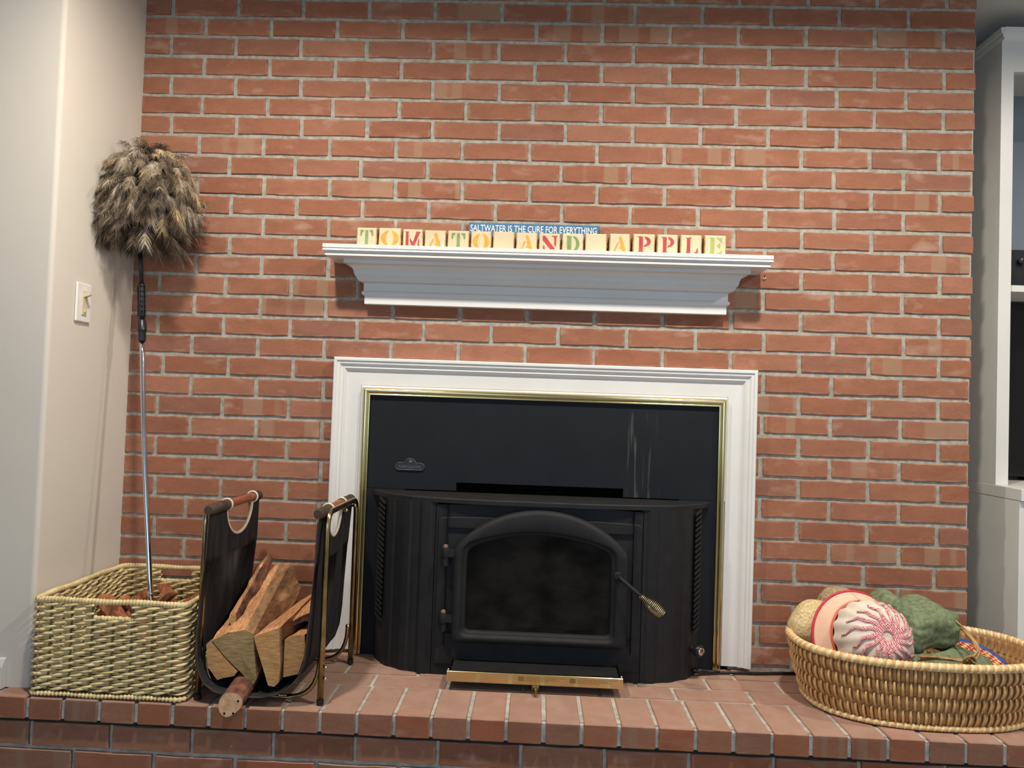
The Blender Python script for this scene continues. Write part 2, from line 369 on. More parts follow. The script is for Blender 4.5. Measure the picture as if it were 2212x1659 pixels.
# wall behind the viewer with its two windows
mb = MB(); Y0, Y1 = -5.1, -5.0
mb.box(-2.6, 4.3, Y0, Y1, 0, 0.75).box(-2.6, 4.3, Y0, Y1, 2.15, CEIL)
mb.box(-2.6, -0.68, Y0, Y1, 0.75, 2.15).box(1.08, 2.02, Y0, Y1, 0.75, 2.15).box(3.78, 4.3, Y0, Y1, 0.75, 2.15)
struct('wall_front', mb, 'paint')
for n, x in enumerate((-0.68, 2.02)):
    mb = MB()
    for a, b in ((x, x+0.05), (x+0.855, x+0.905), (x+1.71, x+1.76)): mb.box(a, b, -5.09, -5.03, 0.75, 2.15)
    mb.box(x+0.05, x+0.855, -5.09, -5.03, 0.75, 0.8).box(x+0.905, x+1.71, -5.09, -5.03, 0.75, 0.8)
    mb.box(x+0.05, x+0.855, -5.09, -5.03, 2.1, 2.15).box(x+0.905, x+1.71, -5.09, -5.03, 2.1, 2.15)
    struct('window_%d' % (n+1), mb, 'white')
# baseboard stub on the hearth at the far left
mb = MB().prism([(-0.412, HT+0.001), (-0.396, HT+0.001), (-0.396, HT+0.075), (-0.404, HT+0.072), (-0.412, HT+0.055)], 'x', -0.9, -0.152)
struct('baseboard_left', mb, 'white')

# ------------------------------------------------------------ bricks
def brick_mesh(x0, x1, y0, y1, z0, z1, face='y', seed=0, irr=0.0015):
    """one brick: uneven outline on its exposed face, slightly rounded arris"""
    q = random.Random(seed); j = lambda: q.uniform(-irr, irr)
    L = x1-x0; n = 4 if L > 0.12 else 2
    xs = [x0+L*i/n for i in range(n+1)]
    o = [(x+(j() if 0 < i < n else 0.0006), z0+j()) for i, x in enumerate(xs)]
    o += [(x1+j(), (z0+z1)/2+j())] + [(x+(j() if 0 < i < n else 0), z1+j()) for i, x in reversed(list(enumerate(xs)))] + [(x0+j(), (z0+z1)/2+j())]
    cx, cz = (x0+x1)/2, (z0+z1)/2; b = 0.0016
    ins = [(x+(b if x < cx-L/2+0.01 else -b if x > cx+L/2-0.01 else 0), z+(b if z < cz-0.01 else -b if z > cz+0.01 else 0)) for x, z in o]
    k = len(o); vs = [(x, y0, z) for x, z in ins] + [(x, y0+b, z) for x, z in o] + [(x, y1, z) for x, z in o]
    fs = [list(range(k))]
    for r in (0, k):
        for i in range(k): fs.append([r+i, r+(i+1) % k, r+k+(i+1) % k, r+k+i])
    return vs, fs
OFF = {1:(-.03,.035),2:(-.03,-.015),3:(-.01,.01),4:(-.04,-.035),5:(-.015,.015),6:(-.01,-.03),7:(-.015,.02),8:(.02,-.03),9:(-.04,-.03),10:(-.055,-.045),
 11:(-.02,-.005),12:(0,-.03),13:(0,.01),14:(.01,-.035),15:(.01,.012),16:(-.03,-.03),17:(.01,.012),18:(-.03,0),19:(0,.015),20:(.06,-.02),21:(.01,.02),
 22:(.01,-.02),23:(.025,.03),24:(.01,-.025),25:(.03,.03),26:(.03,-.02),27:(.017,.025),28:(.05,-.01),29:(.025,0)}
g = 0.0056
loose = MB(); cnt = 0
JIT = random.Random(11)
for r in range(1, 34):
    zc = Z0-(r-2)*RH + JIT.uniform(-0.0008, 0.0008)
    z0, z1 = zc-RH/2+g, zc+RH/2-g
    if z1 > CEIL: z1 = CEIL-0.001
    if z0 < HT+0.002: z0 = HT+0.002
    par = 0.0 if r % 2 == 0 else 0.5
    oL, oR = OFF.get(r, (0.02, 0.0))
    ks = [-1+par+i for i in range(14)]
    xs = [(k+oL+(oR-oL)*(k-1)/9.5)*BX + JIT.uniform(-0.0015, 0.0015) for k in ks]
    for a, b in zip(xs, xs[1:]):
        a2, b2 = max(a+0.0066, -0.0895), min(b-0.0066, 2.454)
        if a2 > 2.43 or b2 < -0.08: continue
        segs = [(a2, b2)]
        if z0 < OZ-0.006:
            segs = [(p, min(q, OX0)) for p, q in segs if p < OX0-0.02] + [(max(p, OX1), q) for p, q in segs if q > OX1+0.02]
        for p, q in segs:
            if q-p < 0.02: continue
            y0 = JIT.uniform(-0.0012, 0.0008)
            vs, fs = brick_mesh(p, q, y0, 0.0105, z0, z1, seed=JIT.random())
            if r in (1, 32, 33): loose.add(vs, fs)
            else: mk('brick', MB().add(vs, fs), 'brick', wall_back); cnt += 1
# the hidden soffit bricks above the opening
o = mk('edge_brick', loose, 'brick', wall_back); o['kind'] = 'stuff'

# ------------------------------------------------------------ raised hearth
hearth = thing('raised_hearth', (1.2, -0.2, 0), 'raised red brick hearth running along the foot of the brick wall', 'hearth')
HX0, HX1, HF = -0.92, 2.47, -0.4516
mb = MB().box(HX0, HX1, -0.432, 0.0035, 0, HT-0.0035)
mk('mortar_bed', mb, 'hmortar', hearth)
mk('shadow_joint', MB().box(HX0, HX1, -0.4335, -0.4322, 0.355, 0.3655), 'joint_shade', hearth)  # dark strip standing in for the shade under the overhanging headers
jr = random.Random(5)
def top_brick(x0, x1, y0, y1, z0, z1):
    """brick with exposed top and front, chamfered, slightly uneven"""
    mb = MB(); d = lambda: jr.uniform(-0.0009, 0.0009)
    mb.cbox(x0+d(), x1+d(), y0+d(), y1, z0, z1+jr.uniform(-0.0012, 0.0004), 0.0022)
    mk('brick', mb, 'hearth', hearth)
PR, PH = 0.090676, -0.05838
for i in range(-10, 29):
    x = PH+i*PR
    if x+PR > HX1+0.03: continue
    # soldier row with the mortar filling the joints up to near the front
    top_brick(x+0.0048, x+PR-0.0048, HF, -0.2700, 0.3665, HT)
mk('front_joint', MB().box(HX0, HX1, -0.4462, -0.43, 0.3695, HT-0.006), 'hmortar', hearth)
rows = [(-0.2650, -0.1766, 0.751, 0.203), (-0.1766, -0.0883, 0.661, 0.2015), (-0.0883, 0.0035, 1.76, 0.2015)]
for y0, y1, xa, p in rows:
    k0 = int((HX0-xa)/p)
    x = xa+(k0)*p
    while x < HX1-0.03:
        a, b = max(x+0.0045, HX0), min(x+p-0.0045, HX1)
        if b-a > 0.02: top_brick(a, b, y0+0.0045, y1-0.0035, HT-0.05, HT)
        x += p
for z0, z1, xa in ((0.300, 0.3555, 0.149), (0.238, 0.289, 0.056), (0.176, 0.227, 0.149), (0.114, 0.165, 0.056)):
    x = xa-6*0.2018
    while x < HX1-0.03:
        a, b = max(x+0.005, HX0), min(x+0.2018-0.005, HX1)
        if b-a > 0.02:
            vs, fs = brick_mesh(a, b, -0.4402+jr.uniform(-.001, .001), -0.4300, z0, z1, seed=jr.random())
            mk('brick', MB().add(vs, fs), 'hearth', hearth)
        x += 0.2018
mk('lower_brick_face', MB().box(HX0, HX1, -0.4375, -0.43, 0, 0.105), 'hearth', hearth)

# ------------------------------------------------------------ white casing round the fireplace
cas = thing('fireplace_casing', (1.186, -0.01, HT), 'white moulded wooden casing framing three sides of the fireplace', 'fireplace surround')
prof = [(0, 0), (0, 0.030), (0.003, 0.032), (0.009, 0.032), (0.011, 0.028), (0.018, 0.028), (0.022, 0.022), (0.028, 0.0205), (0.031, 0.023), (0.034, 0.021),
        (0.038, 0.015), (0.040, 0.0135), (0.0815, 0.0125), (0.0825, 0.010), (0.0835, 0.014), (0.088, 0.0155), (0.0915, 0.013), (0.0915, 0)]
CX0, CX1, CZ = 0.5535, 1.8195, 1.3065
def casing_run(kind):
    mb = MB(); rws = []
    for t, d in prof:
        y = 0.0-d
        if kind == 'left': rws.append([(CX0+t, y, HT+0.012), (CX0+t, y, CZ-t)])
        if kind == 'right': rws.append([(CX1-t, y, HT+0.012), (CX1-t, y, CZ-t)])
        if kind == 'top': rws.append([(CX0+t, y, CZ-t), (CX1-t, y, CZ-t)])
    mb.grid(rws)
    mb.add([r[0] for r in rws], [list(range(len(rws)))])
    return mb
for kd, nm in (('left', 'side_casing'), ('right', 'side_casing'), ('top', 'head_casing')):
    mk(nm, casing_run(kd), 'white', cas)

# ------------------------------------------------------------ mantel shelf
man = thing('mantel_shelf', (1.18, 0, 1.469), 'white crown moulded mantel shelf fixed to the brick wall above the fireplace', 'shelf')
SX0, SX1, ST = 0.534, 1.826, 1.628
def swept(profile, xa, xb, ref):
    """moulding run along the wall with mitred returns: profile = [(projection, z)]"""
    mb = MB(); rws = []
    for p, z in profile:
        off = ref-p
        rws.append([(xa+off, 0.0, z), (xa+off, -p, z), (xb-off, -p, z), (xb-off, 0.0, z)])
    mb.grid(rws)
    mb.add([r[i] for r in (rws[0],) for i in range(4)], [[0, 1, 2, 3]])
    mb.add([r[i] for r in (rws[-1],) for i in range(4)], [[0, 1, 2, 3]])
    return mb
mk('shelf_board', swept([(0.134, ST), (0.134, ST-0.0105), (0.130, ST-0.0125)], SX0, SX1, 0.134), 'white', man)
mk('bed_moulding', swept([(0.130, ST-0.0125), (0.1335, ST-0.0150), (0.1345, ST-0.0185), (0.132, ST-0.0215), (0.127, ST-0.0225), (0.125, ST-0.0245), (0.126, ST-0.0265),
                          (0.1275, ST-0.0275), (0.1275, ST-0.0325), (0.118, ST-0.0335), (0.08, ST-0.0335)], SX0, SX1, 0.134), 'white', man)
crown = [(0.084, ST-0.0335), (0.084, 1.583)]
for i in range(1, 9):                        # cove
    a = PI/2*i/8; crown.append((0.084-0.026*math.sin(a)*1.0, 1.583-0.029*(1-math.cos(a))))
crown += [(0.0565, 1.5535), (0.0555, 1.549), (0.0525, 1.5485)]
for i in range(1, 6):
    a = PI/2*i/5; crown.append((0.0525-0.018*(1-math.cos(a)), 1.5485-0.0155*math.sin(a)))
crown += [(0.033, 1.532), (0.033, 1.5085), (0.0345, 1.5075), (0.0375, 1.505), (0.038, 1.501), (0.0365, 1.497), (0.0335, 1.4945), (0.030, 1.494), (0.030, 1.4695)]
mk('crown_moulding', swept(crown, 0.5845, 1.7755, 0.084), 'white', man, smooth=True, autos=28)
# tiny cup hook under the right end
mb = MB().tube([(1.838, 0.0, 1.594), (1.838, -0.006, 1.594)] + [(1.838+0.005*math.sin(a), -0.006, 1.589+0.005*math.cos(a)) for a in [i*PI*1.4/8 for i in range(9)]], 0.0012, 5)
tag(mk('cup_hook', mb, 'brass_d', loc=(1.838, 0, 1.59)), 'tiny dark cup hook screwed into the bricks under the right end of the mantel', 'hook')

# ------------------------------------------------------------ letter blocks
def arc(cx, cy, rx, ry, a0, a1, n=10): return [(cx+rx*math.cos(math.radians(a0+(a1-a0)*i/n)), cy+ry*math.sin(math.radians(a0+(a1-a0)*i/n))) for i in range(n+1)]
mir = lambda P: [(1-x, y) for x, y in P][::-1]
cres = arc(.55, .5, .55, .52, 108, 252)+arc(.52, .5, .24, .46, 246, 114)
GL = {
 'T': [[(.32,0),(.68,0),(.61,.07),(.60,1),(.40,1),(.39,.07)], [(.03,1),(.29,1),(.27,.9),(.17,.86),(.13,.64),(.03,.64)], mir([(.03,1),(.29,1),(.27,.9),(.17,.86),(.13,.64),(.03,.64)])],
 'O': [cres, mir(cres)],
 'M': [[(0,1),(.24,1),(.22,.92),(.24,.07),(.32,0),(0,0),(.05,.07),(.06,.92)], [(.72,1),(1,1),(.95,.93),(.58,0),(.46,0),(.32,.44),(.33,.58),(.52,.32)], [(.90,.60),(.94,.08),(1,0),(.76,0),(.82,.08),(.84,.45)]],
 'A': [[(.42,.90),(.48,1),(.56,1),(.62,.92),(.92,.07),(1,0),(.64,0),(.66,.2),(.46,.22),(.46,.28),(.58,.31)], [(.34,.64),(.42,.56),(.20,.08),(.26,0),(0,0),(.10,.08)]],
 'N': [[(.05,1),(.20,1),(.97,0),(.68,0),(.05,.72)], [(.10,.42),(.18,.30),(.20,.07),(.28,0),(0,0),(.08,.07)], [(.60,1),(1,1),(.92,.93),(.90,.30),(.80,.42),(.78,.90)]],
 'D': [[(0,1),(.40,1),(.38,0),(0,0),(.08,.07),(.08,.93)], arc(.48, .5, .52, .5, 85, -85)+arc(.40, .5, .36, .44, -70, 70)],
 'P': [[(0,1),(.42,1),(.42,.08),(.52,0),(.04,0),(.14,.08),(.14,.92)], arc(.52, .68, .48, .32, 88, -100)+arc(.52, .66, .20, .20, -80, 70)],
 'L': [[(.10,1),(.26,.96),(.36,1),(.52,1),(.44,.90),(.43,.08),(.50,0),(.06,0),(.16,.08),(.18,.90)], [(.60,0),(1,0),(1,.34),(.92,.30),(.86,.10)]],
 'E': [[(.10,1),(.44,1),(.42,0),(.06,0),(.14,.07),(.16,.93)], [(.56,1),(.98,1),(.98,.66),(.84,.84)], [(.86,.70),(.86,.32),(.62,.50)], [(.58,0),(.98,0),(.98,.26),(.84,.10)]]}
bx = [(0.6181,0.6815),(0.6838,0.7532),(0.7552,0.8178),(0.8198,0.8861),(0.8881,0.9550),(0.9570,1.0206),(1.0226,1.0883),(1.0903,1.1553),(1.1573,1.2232),(1.2252,1.2905),(1.2925,1.3588),(1.3635,1.4268),(1.4322,1.4985),(1.5026,1.5657),(1.5702,1.6347),(1.6389,1.7046)]
bz = [1.6887,1.6895,1.6878,1.6868,1.6868,1.6868,1.6872,1.6870,1.6868,1.6872,1.6885,1.6905,1.6918,1.6922,1.6925,1.6930]
word = 'TOMATO AND APPLE'
cols = {'T':'lgreen','O':'lorange','M':'lred','A':'lorange','N':'lred','D':'lgreen','P':'lred','L':'lred','E':'lgreen2'}
cname = {'lgreen':'green','lorange':'orange','lred':'red','lgreen2':'pale green'}
blab = ['cream wooden block with a green letter T, leftmost on the mantel', 'cream block with an orange letter O beside the leftmost block', 'cream block with the red letter M',
 'cream block with an orange A between the red M and the second green T', 'cream block with a green letter T between two orange letters', 'cream block with an orange O just left of the first blank block',
 'blank cream block under the left half of the blue sign', 'cream block with an orange A between the first blank block and the red N', 'cream block with the red letter N', 'cream block with the green letter D',
 'blank cream block under the right end of the blue sign', 'cream block with an orange A left of the two red P blocks', 'cream block with a red P, the left one of the two', 'cream block with a red P, the right one of the two',
 'cream block with the red letter L', 'cream wooden block with a pale green letter E, rightmost on the mantel']
for i, ch in enumerate(word):
    x0, x1 = bx[i]; zt = bz[i]; yf = -0.082+R.uniform(-.002, .002)
    t = thing('letter_block', ((x0+x1)/2, yf+0.031, ST), blab[i], 'letter block', 'letter blocks on the mantel')
    mb = MB().cbox(x0+.0008, x1-.0008, yf, yf+0.062, ST+0.0003, zt, 0.0032)
    o = mk('cube_body', mb, ['block', 'blockside'], t, smooth=False)
    for p in o.data.polygons:
        if abs(p.normal.x) > 0.6: p.material_index = 1
    if ch != ' ':
        W_ = (x1-x0); lw = {'O':0.76,'M':0.74,'A':0.66,'N':0.70,'T':0.64}.get(ch, 0.60)*W_; lh = 0.0465
        xa = (x0+x1)/2-lw/2; za = zt-0.0075-lh
        mb = MB()
        for poly in GL[ch]:
            mb.prism([(xa+p[0]*lw+R.uniform(-.0002,.0002), za+p[1]*lh) for p in poly], 'y', yf-0.0007, yf+0.001)
        mk('letter_%s' % ch.lower(), mb, cols[ch], t)['label'] = '%s stencilled letter %s' % (cname[cols[ch]], ch)

def text_mesh(name, body, size, loc, mat_, parent, sx=1.0, ext=0.0006, align='LEFT', width=None, shear=0.0, offset=0.0):
    cu = bpy.data.curves.new(name, 'FONT'); cu.body = body; cu.size = size; cu.extrude = ext; cu.align_x = align; cu.shear = shear; cu.offset = offset
    cu.resolution_u = 3
    tmp = bpy.data.objects.new(name, cu); COL.objects.link(tmp)
    dg = bpy.context.evaluated_depsgraph_get(); me = bpy.data.meshes.new_from_object(tmp.evaluated_get(dg))
    bpy.data.objects.remove(tmp)
    xs = [v.co.x for v in me.vertices]; w0 = max(xs)-min(xs); mn = min(xs)
    k = (width/w0) if width else sx
    base = Vector(loc); pl = wloc(parent)
    for v in me.vertices:
        v.co = Vector(((v.co.x-mn)*k, -v.co.z, v.co.y)) + base - pl
    me.materials.append(MT[mat_]); me.name = name
    o = bpy.data.objects.new(name, me); COL.objects.link(o); o.parent = parent
    return o
sg = thing('wooden_sign', (1.141, -0.013, ST), 'narrow blue wooden sign with white lettering standing behind the letter blocks', 'sign')
mk('sign_board', MB().cbox(0.9445, 1.3375, -0.018, -0.008, ST+0.0003, 1.7275, 0.001), 'signblue', sg)
text_mesh('sign_lettering', 'SALTWATER IS THE CURE FOR EVERYTHING', 0.0285, (0.950, -0.0186, 1.7015), 'signwhite', sg, width=0.381, ext=0.0004, offset=0.0002)

# ------------------------------------------------------------ wood stove insert
stove = thing('wood_stove_insert', (1.19, -0.09, HT), 'black cast iron wood stove insert with an arched glass door in the fireplace', 'stove')
mb = MB().box(0.645, 0.935, -0.014, -0.010, 0.9165, 1.2135).box(1.434, 1.735, -0.014, -0.010, 0.9165, 1.2135).box(0.935, 1.434, -0.014, -0.010, 0.9415, 1.2135)
mk('upper_panel', mb, 'steel_drip', stove)
for a, b in ((0.645, 0.78), (1.60, 1.735)):
    mk('side_panel', MB().box(a, b, -0.0155, -0.011, HT+0.001, 0.9155), 'steel', stove)
# firebox seen through the glass and the slot
mb = MB(); fx0, fx1, fy1 = 0.93, 1.45, 0.30
mb.add([(fx0,-.17,.50),(fx0,fy1,.50),(fx0,fy1,.90),(fx0,-.17,.90)], [[0,1,2,3]]).add([(fx1,-.17,.50),(fx1,fy1,.50),(fx1,fy1,.90),(fx1,-.17,.90)], [[0,1,2,3]])
mb.add([(fx0,fy1,.50),(fx1,fy1,.50),(fx1,fy1,.90),(fx0,fy1,.90)], [[0,1,2,3]]).add([(fx0,-.17,.54),(fx0,fy1,.54),(fx1,fy1,.54),(fx1,-.17,.54)], [[0,1,2,3]])
mb.add([(fx0,-.17,.83),(fx0,fy1,.83),(fx1,fy1,.83),(fx1,-.17,.83)], [[0,1,2,3]])
mb.box(1.185, 1.189, 0.28, 0.2995, 0.55, 0.82)
mk('firebox', mb, 'void', stove)
rws = [[(1.0+0.36*i/14, -0.10+0.3*j/8, 0.545+0.028*max(0, math.sin(PI*i/14)*math.sin(PI*j/8))+0.012*nz((i*.4, j*.5, 0), 1)) for i in range(15)] for j in range(9)]
mk('ash_bed', MB().grid(rws), mat('ash', (70,68,62), (110,106,98), 0.95, scale=60), stove)
mk('slot_back', MB().box(0.93, 1.44, 0.02, 0.03, 0.90, 0.96), 'void', stove)
# brass trim: half round with a groove
def brass(path):
    pr = [(0.0, 0.0), (0.0, 0.013), (0.0025, 0.0165), (0.006, 0.018), (0.010, 0.0175), (0.0135, 0.015), (0.0155, 0.0115), (0.0165, 0.0135), (0.019, 0.0145), (0.0215, 0.013), (0.022, 0.0)]
    mb = MB(); rws = []
    for t, d in pr:
        y = -0.0125-d*0.9
        if path == 'left': rws.append([(0.6445+t, y, HT+0.002), (0.6445+t, y, 1.2165-t)])
        elif path == 'right': rws.append([(1.7315-t, y, HT+0.002), (1.7315-t, y, 1.2165-t)])
        else: rws.append([(0.6445+t, y, 1.2165-t), (1.7315-t, y, 1.2165-t)])
    mb.grid(rws); mb.add([r[0] for r in rws], [list(range(len(rws)))])
    return mb
for k_ in ('left', 'right', 'top'):
    o = mk('brass_trim', brass(k_), 'brass', stove, smooth=True, autos=50); o['label'] = 'polished brass edging'
# side wings: curved ribbed castings
half = [(0.705, -0.016), (0.712, -0.040), (0.7235, -0.062), (0.739, -0.084), (0.758, -0.104), (0.781, -0.121), (0.806, -0.135), (0.834, -0.146), (0.864, -0.1535), (0.8945, -0.157)]
def wing(sign):
    base = []
    for i in range(len(half)-1):
        a, b = half[i], half[i+1]
        for t in (0, .25, .5, .75): base.append((a[0]+(b[0]-a[0])*t, a[1]+(b[1]-a[1])*t))
    base.append(half[-1]); pts = []
    n = len(base)
    for i, p in enumerate(base):
        q0, q1 = base[max(0, i-1)], base[min(n-1, i+1)]
        tx, ty = q1[0]-q0[0], q1[1]-q0[1]; l = math.hypot(tx, ty); nx, ny = ty/l, -tx/l
        d = 0
        if i > 14 and i < n-1: d = 0.0035 if ((i-15)//4) % 2 == 0 else 0.0
        pts.append((p[0]-nx*0*d + (-d*abs(nx)), p[1]-d*abs(ny)))
    mb = MB()
    f = (lambda x: x) if sign < 0 else (lambda x: 2*1.1865-x)
    cols_ = [[(f(x), y, z) for x, y in pts] for z in (HT+0.001, 0.8985)]
    mb.grid(cols_)
    inner = [[(f(x+0.006), y+0.006, z) for x, y in pts] for z in (HT+0.001, 0.8985)]
    mb.grid(inner)
    mb.grid([cols_[1], inner[1]]); mb.grid([cols_[0], inner[0]])
    return mb, f
for sgn in (-1, 1):
    mb, f = wing(sgn)
    wg = mk('side_wing', mb, 'iron', stove)
    # louvred vent on the flank
    A, B = (0.7215, -0.0645), (0.7425, -0.0905)
    vz0, vz1 = 0.552, 0.888
    d = Vector((B[0]-A[0], B[1]-A[1], 0)); nrm = Vector((d.y, -d.x, 0)).normalized()
    if nrm.y > 0: nrm = -nrm
    v4 = [Vector((A[0], A[1], z)) for z in (vz0, vz1)]; w4 = [Vector((B[0], B[1], z)) for z in (vz0, vz1)]
    q = [p+nrm*0.0035 for p in (v4[0], w4[0], w4[1], v4[1])]
    mk('vent_shade', MB().add([(f(p.x), p.y, p.z) for p in q], [[0,1,2,3]]), 'void', stove)  # flat black sheet that paints the darkness between the louvres
    for k_ in range(23):
        z = vz0+(vz1-vz0)*k_/22
        a = Vector((A[0], A[1], z+0.006))+nrm*0.004; b = Vector((B[0], B[1], z-0.006))+nrm*0.004
        hh = Vector((0, 0, 0.0036)); oo = nrm*0.004
        vs = [a-hh, b-hh, b+hh, a+hh, a-hh+oo, b-hh+oo, b+hh+oo, a+hh+oo]
        mk('louvre', MB().add([(f(p.x), p.y, p.z) for p in vs], [(0,1,2,3), (4,5,6,7), (0,1,5,4), (1,2,6,5), (2,3,7,6), (3,0,4,7)]), 'iron', stove)
# front plate with the raised door panel, cut round the door opening
def arch_outline(xl, xr, zb, zs, zt, rb, rt_, n=6, na=16):
    """closed outline: bottom corners radius rb, shoulders at zs with radius rt_, arch crown at zt"""
    P = []
    P += [(xl+rb-rb*math.sin(a), zb+rb-rb*math.cos(a)) for a in [PI/2*i/n for i in range(n+1)]][::-1]
    P = [(xl+rb*(1-math.cos(a)), zb+rb*(1-math.sin(a))) for a in [PI/2*i/n for i in range(n+1)]]
    P += [(xr-rb*(1-math.sin(a)), zb+rb*(1-math.cos(a))) for a in [PI/2*i/n for i in range(n+1)]]
    # right shoulder into arch
    cx = (xl+xr)/2; hw = (xr-xl)/2-rt_; rise = zt-zs
    # circle through (cx+-hw, zs) with crown zt
    Rr = (hw*hw+rise*rise)/(2*rise); cz = zt-Rr; a_end = math.asin(hw/Rr)
    pend = (cx+hw, zs); tx, tz = math.cos(a_end), -math.sin(a_end)
    c0 = (xr, zs-rt_*1.25)
    ctrl = (xr, zs+ (tz/tx)*rt_)
    for i in range(n+1):
        t = i/n; P.append(((1-t)**2*c0[0]+2*t*(1-t)*ctrl[0]+t*t*pend[0], (1-t)**2*c0[1]+2*t*(1-t)*ctrl[1]+t*t*pend[1]))
    for i in range(1, na):
        a = a_end-2*a_end*i/na; P.append((cx+Rr*math.sin(a), cz+Rr*math.cos(a)))
    for i in range(n, -1, -1):
        t = i/n; x = (1-t)**2*c0[0]+2*t*(1-t)*ctrl[0]+t*t*pend[0]; z = (1-t)**2*c0[1]+2*t*(1-t)*ctrl[1]+t*t*pend[1]
        P.append((2*cx-x, z))
    return P
def loft(loops):
    mb = MB(); n = len(loops[0][0])
    for pts, y in loops: mb.v += [Vector((x, y, z)) for x, z in pts]
    for k_ in range(len(loops)-1):
        for i in range(n): mb.f.append([k_*n+i, k_*n+(i+1) % n, (k_+1)*n+(i+1) % n, (k_+1)*n+i]); mb.m.append(0)
    return mb
opening = arch_outline(0.990, 1.388, 0.552, 0.790, 0.8185, 0.012, 0.030)
sq = arch_outline(0.8965, 1.4765, HT+0.001, 0.892, 0.8985, 0.001, 0.004)
mk('front_plate', loft([(sq, -0.150), (sq, -0.157), (opening, -0.157), (opening, -0.150)]), 'iron', stove)
rp = arch_outline(0.9035, 1.4735, HT+0.030, 0.858, 0.8635, 0.004, 0.014)
rp2 = arch_outline(0.9055, 1.4715, HT+0.032, 0.856, 0.8615, 0.004, 0.013)
mk('raised_panel', loft([(rp, -0.157), (rp, -0.1605), (rp2, -0.1625), (opening, -0.1625)]), 'iron', stove)
A = lambda d, zt=0: arch_outline(0.952+d, 1.4345-d, 0.519+d, 0.818-d*0.9, 0.8895-d, 0.016, 0.040)
B = lambda d: arch_outline(0.990-d, 1.388+d, 0.552-d, 0.788+d*0.9, 0.8185+d, 0.012+d*0.5, 0.030)
door = mk('door', loft([(A(0), -0.163), (A(0), -0.186), (A(0.003), -0.192), (A(0.008), -0.1955), (A(0.013), -0.197), (B(0.016), -0.197), (B(0.013), -0.195), (B(0.011), -0.190),
                       (B(0.008), -0.188), (B(0.005), -0.1875), (B(0.002), -0.184), (B(0.0), -0.180), (B(0.0), -0.168)]), 'iron', stove, smooth=True, autos=40)
mb = MB(); gp = B(0.001); mb.add([(x, -0.172, z) for x, z in gp], [list(range(len(gp)))])
mk('door_glass', mb, 'glass', door)
for z in (0.764, 0.584):
    hg = mk('hinge', MB().lathe([(0.0115, -0.013), (0.0125, -0.011), (0.0125, 0.009), (0.0115, 0.011)], (0.929, -0.183, z), k=16)
            .lathe([(0.0095, -0.036), (0.0095, -0.0135)], (0.929, -0.183, z), k=14).box(0.938, 0.957, -0.190, -0.176, z-0.011, z+0.009).box(0.918, 0.940, -0.183, -0.161, z-0.034, z-0.014), 'iron', stove, smooth=True, autos=35)
    mk('hinge_pin', MB().lathe([(0.0065, 0.011), (0.0075, 0.014), (0.0068, 0.019), (0.0035, 0.022), (0.0005, 0.0225)], (0.929, -0.183, z), k=12), 'rust', hg, smooth=True)
# handle
p0 = Vector((1.405, -0.196, 0.722)); p1 = Vector((1.412, -0.222, 0.718)); p2 = Vector((1.463, -0.236, 0.679)); p3 = Vector((1.521, -0.248, 0.6345))
hd = mk('door_handle', MB().lathe([(0.0115, 0.0), (0.0115, 0.012), (0.009, 0.015)], (1.405, -0.195, 0.722), (0, -1, 0), 16).tube([p0, p0+(p1-p0)*0.7, p1, p2, p2+(p3-p2)*0.8], 0.0058, 10), 'iron', stove, smooth=True, autos=45)
mb = MB(); ax = (p3-p2).normalized(); e1 = ax.cross(Vector((0,0,1))).normalized(); e2 = ax.cross(e1); Ls = (p3-p2).length; pts = []
turns = 17
for i in range(turns*12+1):
    t = i/(turns*12); a = 2*PI*turns*t
    rr = 0.0072+0.0105*math.sin(min(1, max(0, (t-0.12)/0.88))**0.9*PI*0.80)**1.3 if t > 0.12 else 0.0072
    pts.append(p2+ax*(Ls*t)+(e1*math.cos(a)+e2*math.sin(a))*rr)
mk('spring_grip', mb.tube(pts, 0.0013, 5), 'nickel', hd, smooth=True)['label'] = 'coiled nickel spring grip'
# top plate
mb = MB(); tp = []
for s_ in (-1, 1):
    seg = [(0.690, -0.006), (0.6865, -0.016), (0.690, -0.030), (0.706, -0.052), (0.735, -0.084), (0.775, -0.115), (0.825, -0.141), (0.885, -0.160), (0.95, -0.171), (1.03, -0.1775), (1.11, -0.180)]
    seg = [(x if s_ < 0 else 2*1.1875-x, y) for x, y in seg]
    tp += seg if s_ < 0 else seg[::-1]
def off_loop(pts, d):
    n = len(pts); out_ = []
    for i in range(n):
        a, b = pts[i-1], pts[(i+1) % n]; tx, ty = b[0]-a[0], b[1]-a[1]; l = math.hypot(tx, ty) or 1
        out_.append((pts[i][0]+ty/l*d*-1, pts[i][1]-tx/l*d*-1))
    return out_
L_ = [(tp, 0.8985), (tp, 0.909), (off_loop(tp, 0.0018), 0.9115), (off_loop(tp, 0.004), 0.9125)]
mb = MB(); n = len(tp)
for k_, (pp, z) in enumerate(L_): mb.v += [Vector((x, y, z)) for x, y in pp]
for k_ in range(3):
    for i in range(n): mb.f.append([k_*n+i, k_*n+(i+1) % n, (k_+1)*n+(i+1) % n, (k_+1)*n+i]); mb.m.append(0)
mb.f.append(list(range(n))); mb.m.append(0); mb.f.append([3*n+i for i in range(n)]); mb.m.append(0)
mk('top_plate', mb, 'iron', stove)
